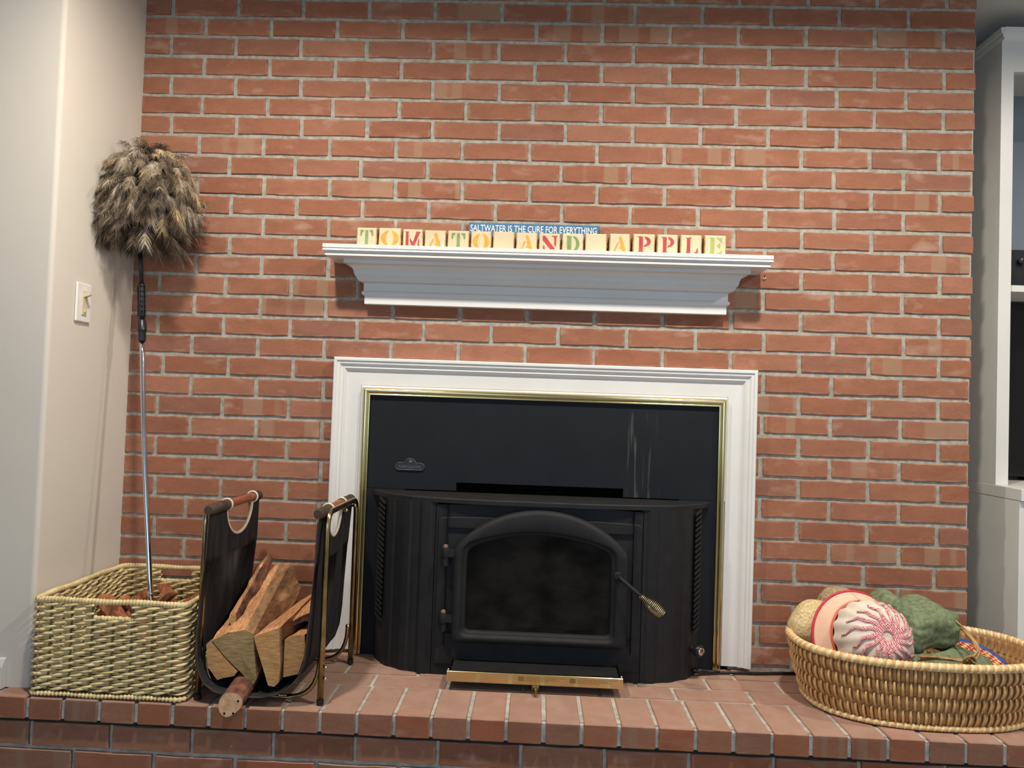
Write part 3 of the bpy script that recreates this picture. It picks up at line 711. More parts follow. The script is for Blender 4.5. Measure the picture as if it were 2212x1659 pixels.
# ash lip
lip = mk('ash_lip', MB().cbox(0.962, 1.411, -0.262, -0.158, 0.4425, 0.4655, 0.001), 'iron', stove)
mk('lip_facing', MB().cbox(0.9535, 1.4195, -0.2715, -0.262, 0.4415, 0.4695, 0.0012), 'brass', lip)['label'] = 'brass front strip of the ash lip'
for x in (0.9545, 1.4135):
    mk('lip_end', MB().cbox(x, x+0.005, -0.2615, -0.164, 0.4425, 0.4715, 0.001), 'brass', lip)
rp_ = random.Random(3); mb = MB()
for xa, wd in ((1.143, 0.128), (1.279, 0.130)):
    mb.box(xa, xa+0.016, -0.2718, -0.2714, 0.4515, 0.4640)
    for ln in range(4):
        z = 0.4630-ln*0.0034; x = xa+0.019; end = xa+wd*(0.98, 0.78, 0.86, 0.62)[ln]
        while x < end:
            wl = rp_.uniform(0.003, 0.009); mb.box(x, min(x+wl, end), -0.2718, -0.2714, z-0.0014, z); x += wl+0.0012
mk('fine_print', mb, 'print', lip)
mk('lip_bracket', MB().cbox(1.181, 1.199, -0.268, -0.245, 0.4255, 0.4425, 0.001), 'nickel', lip)
mk('lip_bolt', MB().lathe([(0.0075, 0), (0.0085, 0.004), (0.0085, 0.012), (0.0065, 0.015), (0.0062, 0.024), (0.0045, 0.026), (0.0040, 0.032)], (1.19, -0.268, 0.4305), (0.05, -1, -0.05), 12), 'brass_d', lip, smooth=True, autos=40)
mk('toe_shade', MB().box(0.98, 1.40, -0.150, -0.14, HT+0.001, 0.443), 'void', stove)  # black box in place of the shade below the ash lip
# blower knob with chrome cap and its cord
kn = mk('control_knob', MB().lathe([(0.006, 0), (0.006, 0.012), (0.0155, 0.012), (0.017, 0.016), (0.0165, 0.028), (0.014, 0.031)], (1.636, -0.098, 0.503), (0.55, -0.83, 0.05), 20), 'plastic', stove, smooth=True, autos=40)
mk('knob_cap', MB().lathe([(0.0115, 0.0305), (0.011, 0.0325), (0.002, 0.0330)], (1.636, -0.098, 0.503), (0.55, -0.83, 0.05), 18), 'chrome', kn, smooth=True)
mk('knob_collar', MB().lathe([(0.010, -0.006), (0.010, 0.001)], (1.636, -0.098, 0.503), (0.55, -0.83, 0.05), 14), 'nickel', kn)
cp = [(1.640, -0.085, 0.440), (1.655, -0.075, 0.432), (1.69, -0.062, 0.4275), (1.75, -0.050, 0.4255), (1.83, -0.046, 0.4255), (1.90, -0.035, 0.4255), (1.97, -0.028, 0.4255)]
mb = MB().tube(cp, 0.0045, 8); mb.tube([(1.648, -0.079, 0.4365), (1.668, -0.068, 0.4315), (1.70, -0.060, 0.4280), (1.722, -0.056, 0.4275)], [0.0085, 0.0075, 0.006, 0.005], 8)
mk('power_cord', mb, 'plastic', stove, smooth=True)
# name plate
def pill(cx, cz, w2, h2, rd, s=1.0):
    P = arc(cx+w2-h2, cz, h2*s, h2*s, -90, 90, 8)
    P += [(cx+rd*s*0.98, cz+h2*s)] + arc(cx, cz+h2*0.55, rd*s, rd*s, 22, 158, 10) + [(cx-rd*s*0.98, cz+h2*s)]
    P += arc(cx-w2+h2, cz, h2*s, h2*s, 90, 270, 8); return P
pq = thing('x', (0, 0, 0), None, None); bpy.data.objects.remove(pq)
plq = mk('name_plaque', MB().prism(pill(0.7935, 0.9845, 0.0435, 0.0105, 0.0185), 'y', -0.0175, -0.0135), 'plastic', stove)
ring = pill(0.7935, 0.9845, 0.0435, 0.0105, 0.0185)
mk('plaque_rim', MB().tube([(x, -0.0178, z) for x, z in ring], 0.0011, 6, closed=True), 'pewter', plq, smooth=True)
text_mesh('plaque_lettering', 'NAPOLEON', 0.0125, (0.7600, -0.0180, 0.9795), 'pewter', plq, width=0.066, ext=0.0006, offset=0.0001)
mk('plaque_crest', MB().lathe([(0.0062, 0), (0.005, 0.0015), (0.002, 0.0022)], (0.7945, -0.0175, 0.9985), (0, -1, 0), 12), 'pewter', plq)

# ------------------------------------------------------------ light switch
sw = thing('light_switch', (-0.09, -0.258, 1.419), 'white light switch plate with an almond slider on the left wall', 'light switch')
mk('switch_plate', MB().cbox(-0.0897, -0.0840, -0.2925, -0.2235, 1.3645, 1.4735, 0.0035), 'swplate', sw)
mk('slider_frame', MB().cbox(-0.0842, -0.0815, -0.2685, -0.2465, 1.385, 1.4525, 0.0008), 'almond', sw)
mk('switch_toggle', MB().add([(-0.082,-0.2645,1.434),(-0.082,-0.2505,1.434),(-0.082,-0.2505,1.447),(-0.082,-0.2645,1.447),(-0.066,-0.2635,1.440),(-0.066,-0.2515,1.440),(-0.066,-0.2515,1.4465),(-0.066,-0.2635,1.4465)],
   [(0,1,2,3),(4,5,6,7),(0,1,5,4),(1,2,6,5),(2,3,7,6),(3,0,4,7)]), 'almond', sw)
mk('dimmer_slide', MB().cbox(-0.0816, -0.0785, -0.261, -0.2545, 1.392, 1.402, 0.0008), 'almond', sw)

# ------------------------------------------------------------ built-in bookcase to the right
bc = thing('built_in_bookcase', (3.1, 0.3, 0), 'white built-in bookcase with a deeper base cabinet at the right of the brick wall', 'bookcase')
XS = 2.60
mk('side_board', MB().box(XS, XS+0.02, 0.1405, 0.555, 0.9845, 2.397), 'white', bc)
mk('face_frame', MB().box(XS, XS+0.038, 0.12, 0.14, 0.9845, 2.397).box(XS+0.038, 4.28, 0.12, 0.14, 2.285, 2.397).box(3.42, 3.46, 0.12, 0.14, 0.9845, 2.285), 'white', bc)
mk('crown_strip', MB().prism([(0.119, 2.383), (0.116, 2.386), (0.112, 2.395), (0.104, 2.402), (0.102, 2.420), (0.556, 2.420), (0.556, 2.383)], 'x', XS-0.0005, 4.285)
   .add([(XS-0.001, 0.119, 2.383)], []), 'white', bc)
mk('side_crown', MB().prism([(XS-0.0008, 2.3835), (XS-0.006, 2.390), (XS-0.0075, 2.400), (XS-0.012, 2.404), (XS-0.012, 2.4195), (XS-0.0008, 2.4195)], 'y', 0.104, 0.555), 'white', bc)
mk('back_board', MB().box(XS+0.02, 4.28, 0.535, 0.555, 0.9845, 2.397), mat('bookcase_back', (150,160,170), (154,164,174), 0.6, scale=4), bc)
mk('shelf', MB().box(XS+0.021, 3.42, 0.1415, 0.53, 1.592, 1.612), 'white', bc)
mk('shelf', MB().box(3.46, 4.275, 0.1415, 0.53, 1.592, 1.612), 'white', bc)
mk('counter_ledge', MB().cbox(XS-0.0015, 4.285, -0.012, 0.556, 0.9475, 0.9840, 0.002), 'white', bc)
mk('base_side', MB().box(XS, XS+0.02, 0.021, 0.555, 0.0, 0.947), 'white', bc)
mk('base_frame', MB().box(XS, XS+0.07, 0.001, 0.020, 0.0, 0.947).box(XS+0.07, 4.28, 0.001, 0.020, 0.88, 0.947).box(XS+0.07, 4.28, 0.001, 0.020, 0.0, 0.10), 'white', bc)
for i in range(3):
    xa = XS+0.075+i*0.535
    dd = mk('base_door', MB().cbox(xa, xa+0.528, 0.003, 0.022, 0.105, 0.876, 0.002), 'white', bc)
    mk('door_knob', MB().lathe([(0.005, 0), (0.005, 0.012), (0.012, 0.018), (0.012, 0.024), (0.006, 0.028)], (xa+0.49, 0.003, 0.78), (0, -1, 0), 14), 'brass_d', dd, smooth=True)
tv = thing('television', (3.02, 0.34, 0.984), 'black flat screen standing on the counter ledge of the bookcase', 'television')
mk('screen', MB().cbox(2.642, 3.412, 0.335, 0.365, 0.9985, 1.585, 0.004), 'tv', tv)
mk('stand', MB().cbox(2.85, 3.2, 0.28, 0.42, 0.9845, 0.9980, 0.002), 'device', tv)
av = thing('media_receiver', (3.0, 0.36, 1.612), 'black audio receiver on the shelf above the television', 'stereo')
mk('case', MB().cbox(2.640, 3.08, 0.20, 0.50, 1.6215, 1.738, 0.003), 'device', av)
for i in range(5): mk('knob', MB().lathe([(0.011, 0), (0.011, 0.012), (0.008, 0.014)], (2.665+i*0.05, 0.2, 1.70), (0, -1, 0), 14), 'plastic', av, smooth=True, autos=40)
for x in (2.66, 3.06):
    for y in (0.23, 0.47): mk('foot', MB().lathe([(0.012, 0), (0.012, 0.0093)], (x, y, 1.6122), k=10), 'plastic', av)

# ------------------------------------------------------------ square seagrass basket
BXa, BXb, BYa, BYb, BZ0, BZ1 = -0.066, 0.328, -0.444, -0.022, HT+0.002, 0.661
def rrect(x0, x1, y0, y1, r, step):
    P = []; n = 6
    def line(a, b):
        L = math.hypot(b[0]-a[0], b[1]-a[1]); m = max(1, int(L/step)); return [(a[0]+(b[0]-a[0])*i/m, a[1]+(b[1]-a[1])*i/m) for i in range(m)]
    P += line((x0+r, y0), (x1-r, y0)); P += arc(x1-r, y0+r, r, r, -90, 0, n)[:-1]
    P += line((x1, y0+r), (x1, y1-r)); P += arc(x1-r, y1-r, r, r, 0, 90, n)[:-1]
    P += line((x1-r, y1), (x0+r, y1)); P += arc(x0+r, y1-r, r, r, 90, 180, n)[:-1]
    P += line((x0, y1-r), (x0, y0+r)); P += arc(x0+r, y0+r, r, r, 180, 270, n)[:-1]
    return P
sb_ = thing('square_basket', ((BXa+BXb)/2, (BYa+BYb)/2, HT), 'square woven seagrass basket with cut-out handles in the corner by the left wall', 'basket')
path = rrect(BXa+.006, BXb-.006, BYa+.006, BYb-.006, 0.018, 0.0052)
cum = [0]
for i in range(1, len(path)+1):
    a, b = path[i-1], path[i % len(path)]; cum.append(cum[-1]+math.hypot(b[0]-a[0], b[1]-a[1]))
TOT = cum[-1]; NH = 30; HP = TOT/NH
def pt(i, off):
    n = len(path); a, b = path[i-1], path[(i+1) % n]; tx, ty = b[0]-a[0], b[1]-a[1]; l = math.hypot(tx, ty)
    return path[i][0]+ty/l*off, path[i][1]-tx/l*off
mb = MB(); rows_n = 24; hx0, hx1, hz = 0.096, 0.188, 0.615
wr = random.Random(9)
rowh = (BZ1-0.012-(BZ0+0.012))/rows_n
for rw in range(rows_n):
    zc = BZ0+0.014+rowh*(rw+0.5)
    for st in (0, 1):
        ph = rw*PI/2*1.0 + st*PI + wr.uniform(-.25, .25); run = []; rad = []
        amp = 0.0066; jw = [wr.uniform(0.75, 1.2) for _ in range(60)]
        def flush():
            if len(run) > 3: mb.tube(run, rad, 5)
        for i in list(range(len(path)))+[0]:
            th = PI*cum[i]/HP+ph; o_ = amp*math.cos(th)
            x, y = pt(i, o_); z = zc+0.0030*math.sin(th)+0.0012*math.sin(cum[i]*23+rw)
            hgap = (zc > hz+0.004) and ((y < BYa+0.03 and hx0 < x < hx1) or (y > BYb-0.03 and 0.060 < x < 0.150))
            if hgap:
                flush(); run = []; rad = []; continue
            run.append((x, y, z)); rad.append((0.0010+0.0028*abs(math.cos(th))**0.7)*jw[int(cum[i]/HP+ph) % 60])
        flush()
o = mk('weave', mb, 'seagrass', sb_, smooth=True); o['kind'] = 'stuff'
mb = MB()
for kk in range(NH):
    s_ = kk*HP+HP*0.5; i = min(range(len(path)), key=lambda q: abs(cum[q]-s_)); x, y = pt(i, 0)
    top = BZ1-0.006
    if (y < BYa+0.03 and hx0 < x < hx1) or (y > BYb-0.03 and 0.060 < x < 0.150): top = hz
    mb.tube([(x, y, BZ0+0.006), (x, y, top)], 0.0036, 5)
mk('stakes', mb, 'seagrass_d', sb_)['kind'] = 'stuff'
def ropemesh(z, r, per, amp_, off=0.0):
    pts = []; rad = []
    for i in range(len(path)):
        x, y = pt(i, off); n2 = 3; a = path[i]; b = path[(i+1) % len(path)]
        for k_ in range(n2):
            t = k_/n2; s_ = cum[i]+(cum[i+1]-cum[i])*t
            x2, y2 = pt((i+1) % len(path), off)
            pts.append((x+(x2-x)*t, y+(y2-y)*t, z+0.001*math.sin(s_*31))); rad.append(r+amp_*abs(math.sin(PI*s_/per))+0.0006*math.sin(s_*57))
    return MB().tube(pts, rad, 7, closed=True)
mk('rim', ropemesh(BZ1-0.004, 0.0058, 0.0085, 0.0020), 'seagrass', sb_, smooth=True)
mk('base_border', ropemesh(BZ0+0.006, 0.0030, 0.0095, 0.0034, 0.004), 'seagrass', sb_, smooth=True)
for yy, xa, xb in ((BYa+0.005, hx0-0.004, hx1+0.004), (BYb-0.005, 0.056, 0.154)):
    pp = [(xa+(xb-xa)*i/40, yy, hz+0.001+0.001*math.sin(i)) for i in range(41)]
    mb = MB().tube(pp, lambda i: 0.0048+0.0022*abs(math.sin(i*0.9)), 6)
    mk('handle_binding', mb, 'seagrass', sb_, smooth=True)
mk('basket_floor', MB().box(BXa+.012, BXb-.012, BYa+.012, BYb-.012, HT+0.003, HT+0.009), 'seagrass_d', sb_)
# kindling inside
kr = random.Random(21)
def stick(a, b, w1, w2, m_, seed):
    q = random.Random(seed); a, b = Vector(a), Vector(b); t = (b-a).normalized(); e1 = t.cross(Vector((0.3, 0.2, 1))).normalized(); e2 = t.cross(e1)
    an = q.uniform(0, PI); prof_ = [(math.cos(an+k*2*PI/5+q.uniform(-.3,.3)), math.sin(an+k*2*PI/5+q.uniform(-.3,.3))) for k in range(5)]
    rows_ = []
    for i in range(6):
        s_ = i/5; c_ = a+(b-a)*s_; k_ = 1+q.uniform(-.12,.12)
        rows_.append([c_+e1*(x*w1*k_)+e2*(y*w2*k_)+(t*q.uniform(-.01,.01) if i in (0,5) else Vector()) for x, y in prof_])
    mb = MB(); mb.v = [p for r in rows_ for p in r]
    for i in range(5):
        for j in range(5): mb.f.append([i*5+j, i*5+(j+1) % 5, (i+1)*5+(j+1) % 5, (i+1)*5+j]); mb.m.append(0)
    mb.f += [[4,3,2,1,0], [25+j for j in range(5)]]; mb.m += [0, 0]
    return mb, a
spec_k = [((-0.02,-0.40,.444),(0.12,-0.34,.625),.020,.012), ((0.05,-0.39,.444),(0.115,-0.40,.655),.022,.012), ((0.245,-0.36,.444),(0.085,-0.398,.657),.016,.020),
          ((0.27,-0.33,.446),(0.13,-0.372,.655),.020,.012), ((0.02,-0.33,.446),(0.20,-0.26,.640),.022,.014), ((0.28,-0.25,.446),(0.14,-0.18,.643),.024,.012),
          ((-0.02,-0.12,.444),(0.22,-0.12,.60),.022,.014), ((0.27,-0.08,.444),(0.28,-0.20,.652),.020,.012), ((0.0,-0.25,.446),(0.05,-0.10,.60),.02,.014), ((0.24,-0.41,.444),(0.17,-0.375,.625),.016,.011)]
for n_, (a, b, w1, w2) in enumerate(spec_k):
    mb, la = stick(a, b, w1, w2, 'kindling', n_+4)
    tag(mk('kindling_stick', mb, 'kindling', loc=la), 'reddish split kindling stick lying inside the square seagrass basket', 'firewood', 'kindling in the square basket')

# ------------------------------------------------------------ feather duster leaning in the corner
du = thing('feather_duster', (0.165, -0.275, 0.44), 'tall feather duster on a telescopic pole leaning in the left corner', 'feather duster')
def along(P, n=10):
    out_ = []
    for i in range(len(P)-1):
        for k_ in range(n): out_.append(Vector(P[i])+(Vector(P[i+1])-Vector(P[i]))*(k_/n))
    return out_+[Vector(P[-1])]
def catm(P, n=8):
    P = [Vector(p) for p in P]; Q = [2*P[0]-P[1]]+P+[2*P[-1]-P[-2]]; out_ = []
    for i in range(1, len(Q)-2):
        for k_ in range(n):
            t = k_/n; a, b, c_, d_ = Q[i-1], Q[i], Q[i+1], Q[i+2]
            out_.append(0.5*((2*b)+(c_-a)*t+(2*a-5*b+4*c_-d_)*t*t+(3*b-a-3*c_+d_)*t**3))
    return out_+[P[-1]]
chrome_pts = catm([(0.172, -0.278, 0.437), (0.161, -0.270, 0.493), (0.135, -0.245, 0.622), (0.121, -0.235, 0.712), (0.072, -0.195, 1.02), (0.031, -0.160, 1.332)], 6)
mk('chrome_pole', MB().tube(chrome_pts, 0.0068, 14), 'chrome', du, smooth=True)
mk('chrome_pole_lower', MB().tube(chrome_pts[:14], 0.0082, 14), 'chrome', du, smooth=True)
g0, g1 = Vector((0.032, -0.161, 1.325)), Vector((0.0125, -0.1425, 1.495)); gd = (g1-g0)
mk('collar', MB().lathe([(0.0098, 0), (0.0105, 0.002), (0.0105, 0.026), (0.0120, 0.029), (0.0135, 0.031), (0.0118, 0.060), (0.0095, 0.063)], g0, gd, 18), 'plastic', du, smooth=True, autos=35)
gr = mk('grip', MB().lathe([(0.0085, 0.063), (0.0092, 0.10), (0.0092, 0.165), (0.0080, 0.172)], g0, gd, 16), 'plastic', du, smooth=True)
for k_ in range(7):
    h_ = 0.073+k_*0.0145
    mk('grip_ring', MB().lathe([(0.0092, h_), (0.0120, h_+0.0012), (0.0120, h_+0.0028), (0.0092, h_+0.004)], g0, gd, 16, caps=False), 'plastic', gr, smooth=True)
for k_ in range(8):
    a = 2*PI*k_/8; axn = gd.normalized(); ee = axn.cross(Vector((0,1,0))).normalized(); ef = axn.cross(ee); o1 = (ee*math.cos(a)+ef*math.sin(a))*0.0108
    mk('grip_rib', MB().tube([g0+axn*0.072+o1, g0+axn*0.164+o1], 0.0013, 5), 'plastic', gr)
s0, s1 = g0+gd.normalized()*0.17, Vector((-0.0085, -0.126, 1.625))
mk('black_pole', MB().tube([s0, s1], 0.0062, 12), 'plastic', du, smooth=True)
sd = (s1-s0).normalized()
mk('socket', MB().lathe([(0.0065, -0.035), (0.008, -0.03), (0.0150, 0.005), (0.0165, 0.02), (0.0165, 0.05)], s1, sd, 18), 'plastic', du, smooth=True)
fr = random.Random(17)
fmats = MT['feather']
mb = MB()
stem0 = s1+sd*0.02; cx_ = Vector((0.022, -0.135, 1.755))
def clampp(p):
    p = Vector(p); p.x = max(p.x, -0.0885+0.0005*fr.random()); p.y = min(p.y, -0.0035-0.001*fr.random()); return p
def feather(root, d, length, droop, mi, width):
    """plume: drooping shaft with two rows of soft barbs"""
    d = d.normalized(); n = 9; shaft = [root.copy()]; v = d.copy()
    for i in range(n):
        v = (v+Vector((0, 0, -droop*(0.3+i/n)))).normalized(); shaft.append(clampp(shaft[-1]+v*length/n))
    side = v.cross(Vector((0,0,1))); side = side.normalized() if side.length > .05 else Vector((1,0,0))
    for i in range(1, n+1):
        p = shaft[i]; t = (shaft[i]-shaft[i-1]); t = t.normalized() if t.length > 1e-6 else v
        sn = t.cross(side).normalized(); frac = i/n
        wl = width*(0.30+0.70*min(1, frac*1.6))*(1.0 if frac < .9 else .8)
        for q in range(10):
            for s_ in (-1, 1):
                b0 = p-t*(length/n)*q/10
                dr = (side*s_*fr.uniform(.15, 1.0)+t*fr.uniform(.5, 1.2)+sn*fr.uniform(-.45, .45)+Vector((0,0,-.45))).normalized()
                L1 = wl*fr.uniform(.6, 1.15)
                m1 = clampp(b0+dr*L1*0.5); m2 = clampp(b0+dr*L1+Vector((0,0,-0.25*L1)))
                wv = (t*0.0007+sn*0.0003)
                mb.add([b0-wv, b0+wv, m1+wv*1.1, m1-wv*1.1, m2], [[0,1,2,3], [3,2,4]], mi)
core = MB()
rws = []
for i in range(13):
    th = PI*i/12; rws.append([])
    for j in range(25):
        a = 2*PI*j/24; rr = 0.078*(1+0.2*nz((math.cos(a)*math.sin(th), math.sin(a)*math.sin(th), math.cos(th)), 2.2))
        rws[-1].append(clampp(cx_+Vector((rr*math.sin(th)*math.cos(a)*1.02, rr*math.sin(th)*math.sin(a)*0.85, rr*1.02*math.cos(th)))))
mk('plume_core', core.grid(rws), fmats[2], du, smooth=True)
NF = 300
for n_ in range(NF):
    u_ = n_/NF; ht = fr.random()
    az = fr.uniform(0, 2*PI); el = -0.15+1.50*ht**1.1
    root = stem0+(Vector((0.022, -0.130, 1.80))-stem0)*(0.10+0.85*ht)
    d = Vector((math.cos(az)*math.cos(el), math.sin(az)*math.cos(el)*0.9, math.sin(el)))
    ln = fr.uniform(0.115, 0.155)*(0.72 if ht > .7 else 1.0)*(1.15 if (math.cos(az) > .4 and ht < .6) else 1)
    lo_ = 1-ht
    w_ = fr.random()
    mi = 2 if w_ < 0.22+0.25*lo_ else 1 if w_ < 0.5+0.15*lo_ else 0 if w_ < 0.80 else 4 if w_ < .93 else 3
    feather(root, d, ln, fr.uniform(.10, .24), mi, fr.uniform(.030, .048))
# shaggy outer tufts seen on the surface
for n_ in range(200):
    az = fr.uniform(-PI, 0.15); el = fr.uniform(-.55, 1.35)
    d = Vector((math.cos(az)*math.cos(el), math.sin(az)*math.cos(el), math.sin(el)))
    root = cx_+Vector((d.x*0.088, d.y*0.075, d.z*0.088))
    mi = fr.choice([0, 0, 0, 1, 1, 2, 4, 4, 3])
    feather(root, (d+Vector((fr.uniform(-.5,.5), fr.uniform(-.3,.1), fr.uniform(-.3,.5)))), fr.uniform(.055, .095), fr.uniform(.25, .5), mi, fr.uniform(.022, .036))
o = mk('feathers', mb, fmats, du); o['kind'] = 'stuff'

# ------------------------------------------------------------ log carrier
lc = thing('log_carrier', (0.502, -0.255, HT), 'black canvas sling log carrier on a brass tube frame between basket and stove', 'log holder')
def frame_loop(x):
    P = [(x, -0.412, HT+0.001), (x, -0.412, 0.855)]
    P += [tuple(p) for p in bez((x, -0.412, 0.855), (x, -0.410, 0.893), (x, -0.375, 0.893), 6)][1:]
    P += [(x, -0.145, 0.893)]
    P += [tuple(p) for p in bez((x, -0.145, 0.893), (x, -0.108, 0.893), (x, -0.106, 0.850), 6)][1:]
    P += [(x, -0.104, HT+0.001)]
    return P
for x in (0.349, 0.657):
    fl = mk('tube_frame', MB().tube(frame_loop(x), 0.0078, 12), 'brass_d', lc, smooth=True)
    for y in (-0.412, -0.104): mk('foot_cap', MB().lathe([(0.0092, 0.0006), (0.0092, 0.012), (0.008, 0.0125)], (x, y, HT), k=14), 'plastic', fl)
    for y in (-0.287, -0.19): mk('screw', MB().lathe([(0.0035, 0), (0.0035, 0.008), (0.0055, 0.009), (0.004, 0.013), (0.001, 0.014)], (x+(0.007 if x > .5 else -.007), y, 0.884), (1 if x > .5 else -1, -.2, 0), 10), 'brass', fl, smooth=True)
    for z in (0.512, 0.484): mk('screw', MB().lathe([(0.003, 0), (0.0055, 0.002), (0.004, 0.006), (0.001, 0.0075)], (x+(0.0075 if x > .5 else -.0075), -0.412, z), (1 if x > .5 else -1, 0, 0), 10), 'brass', fl, smooth=True)
for y in (-0.400, -0.116):
    P = [(0.362, y, 0.535)] + [tuple(p) for p in bez((0.362, y, 0.520), (0.364, y, 0.432), (0.440, y, 0.4325), 8)] + [(0.57, y, 0.4325)] + [tuple(p) for p in bez((0.57, y, 0.4325), (0.646, y, 0.432), (0.648, y, 0.520), 8)] + [(0.648, y, 0.535)]
    mk('cradle_tube', MB().tube(P, 0.0058, 10), 'brass_d', lc, smooth=True)
YF, YB = -0.442, -0.098
lowP = [(0.366, 0.760), (0.357, 0.66), (0.352, 0.58), (0.353, 0.53), (0.360, 0.495), (0.376, 0.468), (0.400, 0.4515), (0.43, 0.4435), (0.475, 0.4405), (0.52, 0.4415), (0.553, 0.4490), (0.585, 0.466), (0.608, 0.494), (0.620, 0.53), (0.625, 0.58), (0.630, 0.66), (0.636, 0.760)]
def sling(s_, y, off=0.0):
    """y-dependent billow"""
    x, z = s_; b_ = 0.004*math.sin((y-YF)/(YB-YF)*PI*3+x*9)
    return (x+b_*(1 if x < .5 else -1)*(1 if z > .6 else 0.2), y, z+0.001*math.sin(y*40)+off)
ny = 32; ysamp = [YF+(YB-YF)*i/ny for i in range(ny+1)]
def topz(y, side):
    yc, hw = (-0.238, 0.090) if side < 0 else (-0.282, 0.066)
    zt_ = 0.884; dpt = 0.078 if side < 0 else 0.068
    t = (y-yc)/hw
    return zt_-dpt*math.sqrt(1-t*t) if abs(t) < 1 else zt_
mb = MB(); rws = []
for kk in range(9):
    rws.append([(0.366-0.0025*kk/8*(-1)+0.004*math.sin((y-YF)/(YB-YF)*PI*3+0.366*9)*(kk and 1)*(1-kk/8), y, 0.760+(topz(y, -1)-0.760)*kk/8) for y in ysamp])
rws = rws[::-1] + [[sling(p, y) for y in ysamp] for p in lowP]
for kk in range(9):
    rws.append([(0.636+0.006*kk/8-0.004*math.sin((y-YF)/(YB-YF)*PI*3+.636*9)*(1-kk/8), y, 0.760+(topz(y, 1)-0.760)*kk/8) for y in ysamp])
mb.grid(rws)
slg = mk('canvas_sling', mb, 'canvas', lc, smooth=True)
sm = slg.modifiers.new('thickness', 'SOLIDIFY'); sm.thickness = 0.0022; sm.offset = 0
# hem along the front edge
hem = MB().tube([(r[0][0], r[0][1], r[0][2]) for r in rws], 0.0021, 5)
mk('front_hem', hem, 'canvas_hem', lc, smooth=True)
for side, xt in ((-1, 0.3675), (1, 0.6405)):
    yc, hw = (-0.238, 0.090) if side < 0 else (-0.282, 0.066); zr = 0.893
    dw = mk('dowel', MB().tube([(xt, YF+0.012, zr), (xt, YB-0.012, zr)], 0.0115, 14), 'dowel', lc, smooth=True, autos=50)
    dw['label'] = 'varnished wooden carrying dowel'
    for ya, yb in ((YF-0.001, yc-hw+0.002), (yc+hw-0.002, YB+0.001)):
        n_ = 8; mb = MB().tube([(xt, ya+(yb-ya)*i/n_, zr-0.001) for i in range(n_+1)], lambda i, f0=(ya < yc-hw): (0.0138+0.0006*math.sin(i*2.1))*(0.78 if (i == 0 and f0) or (i == n_ and not f0) else 1), 14)
        mk('cloth_sleeve', mb, 'canvas_hem', lc, smooth=True, autos=50)
    pts = [(xt-0.0005, yc+hw*math.cos(a), 0.884-(0.078 if side < 0 else 0.068)*math.sin(a)) for a in [PI*i/20 for i in range(21)]]
    mk('opening_piping', MB().tube(pts, 0.0042, 8), 'piping', lc, smooth=True)
    for yy in (yc-hw, yc+hw): mk('piping_loop', MB().tube([(xt+0.0148*math.cos(a), yy, zr+0.0148*math.sin(a)) for a in [2*PI*i/16 for i in range(16)]], 0.0028, 6, closed=True), 'piping', lc, smooth=True)

# ------------------------------------------------------------ firewood in the sling
def log(name, front, back, mats, label, facem, seg=9, amp=0.004, seed=1, name_parts=None, nsub=3):
    """split log: front and back polygons (same count), lofted, roughened"""
    n = len(front); F = [];
    def sub(poly):
        out_ = []
        for i in range(n):
            a, b = Vector(poly[i]), Vector(poly[(i+1) % n])
            for k_ in range(nsub): out_.append(a+(b-a)*k_/nsub)
        return out_
    f_, b_ = sub(front), sub(back); m_ = len(f_); mb = MB(); cf = sum(f_, Vector())/m_
    for s_ in range(seg+1):
        t = s_/seg
        for i in range(m_):
            p = f_[i].lerp(b_[i], t); c_ = cf.lerp(sum(b_, Vector())/m_, t); rdir = (p-c_).normalized()
            k_ = 1.0 if 0 < s_ else 0.3
            mb.v.append(p+rdir*amp*k_*(noise.noise(Vector((p.x*38+seed, p.y*9, p.z*38)))+0.5*noise.noise(Vector((p.x*120+seed, p.y*30, p.z*120)))))
    for s_ in range(seg):
        for i in range(m_):
            mb.f.append([s_*m_+i, s_*m_+(i+1) % m_, (s_+1)*m_+(i+1) % m_, (s_+1)*m_+i]); mb.m.append(facem[i//nsub])
    # ends as fans for a sawn look
    for base, cc_ in ((0, cf), (seg*m_, sum(b_, Vector())/m_)):
        mb.v.append(cc_); ci = len(mb.v)-1
        for i in range(m_): mb.f.append([base+i, base+(i+1) % m_, ci]); mb.m.append(len(mats)-1)
    o = mk(name, mb, mats, loc=Vector((cf.x, cf.y, min(v.z for v in mb.v))))
    return tag(o, label, 'firewood', 'logs in the carrier')
Y = -0.415
WM = ['woodsplit', 'woodgrey', 'bark', 'woodend']
# big split log rising to the back
WMG = ['woodsplit', 'woodgrey', 'bark', 'woodend_g']
log('split_log', [(0.380,Y,0.566),(0.420,Y,0.588),(0.462,Y,0.596),(0.484,Y-0.004,0.588),(0.499,Y-0.006,0.478),(0.489,Y-0.002,0.462),(0.470,Y,0.478),(0.415,Y,0.528)],
    [(0.402,-0.14,0.660),(0.420,-0.14,0.690),(0.452,-0.14,0.706),(0.482,-0.14,0.708),(0.515,-0.14,0.640),(0.500,-0.14,0.575),(0.46,-0.14,0.56),(0.42,-0.14,0.60)], WMG,
    'largest split log, slanting up to the back in the middle of the carrier', [0,0,1,1,1,1,1,2], seed=2, amp=0.006)
log('split_log', [(0.402,-0.375,0.606),(0.412,-0.375,0.594),(0.424,-0.372,0.598),(0.420,-0.372,0.622)],
    [(0.400,-0.150,0.708),(0.418,-0.150,0.690),(0.436,-0.148,0.712),(0.424,-0.148,0.738)], WM,
    'thin slab with rough bark leaning on the canvas at the upper left of the carrier', [2,2,2,0], seed=5, amp=0.010)
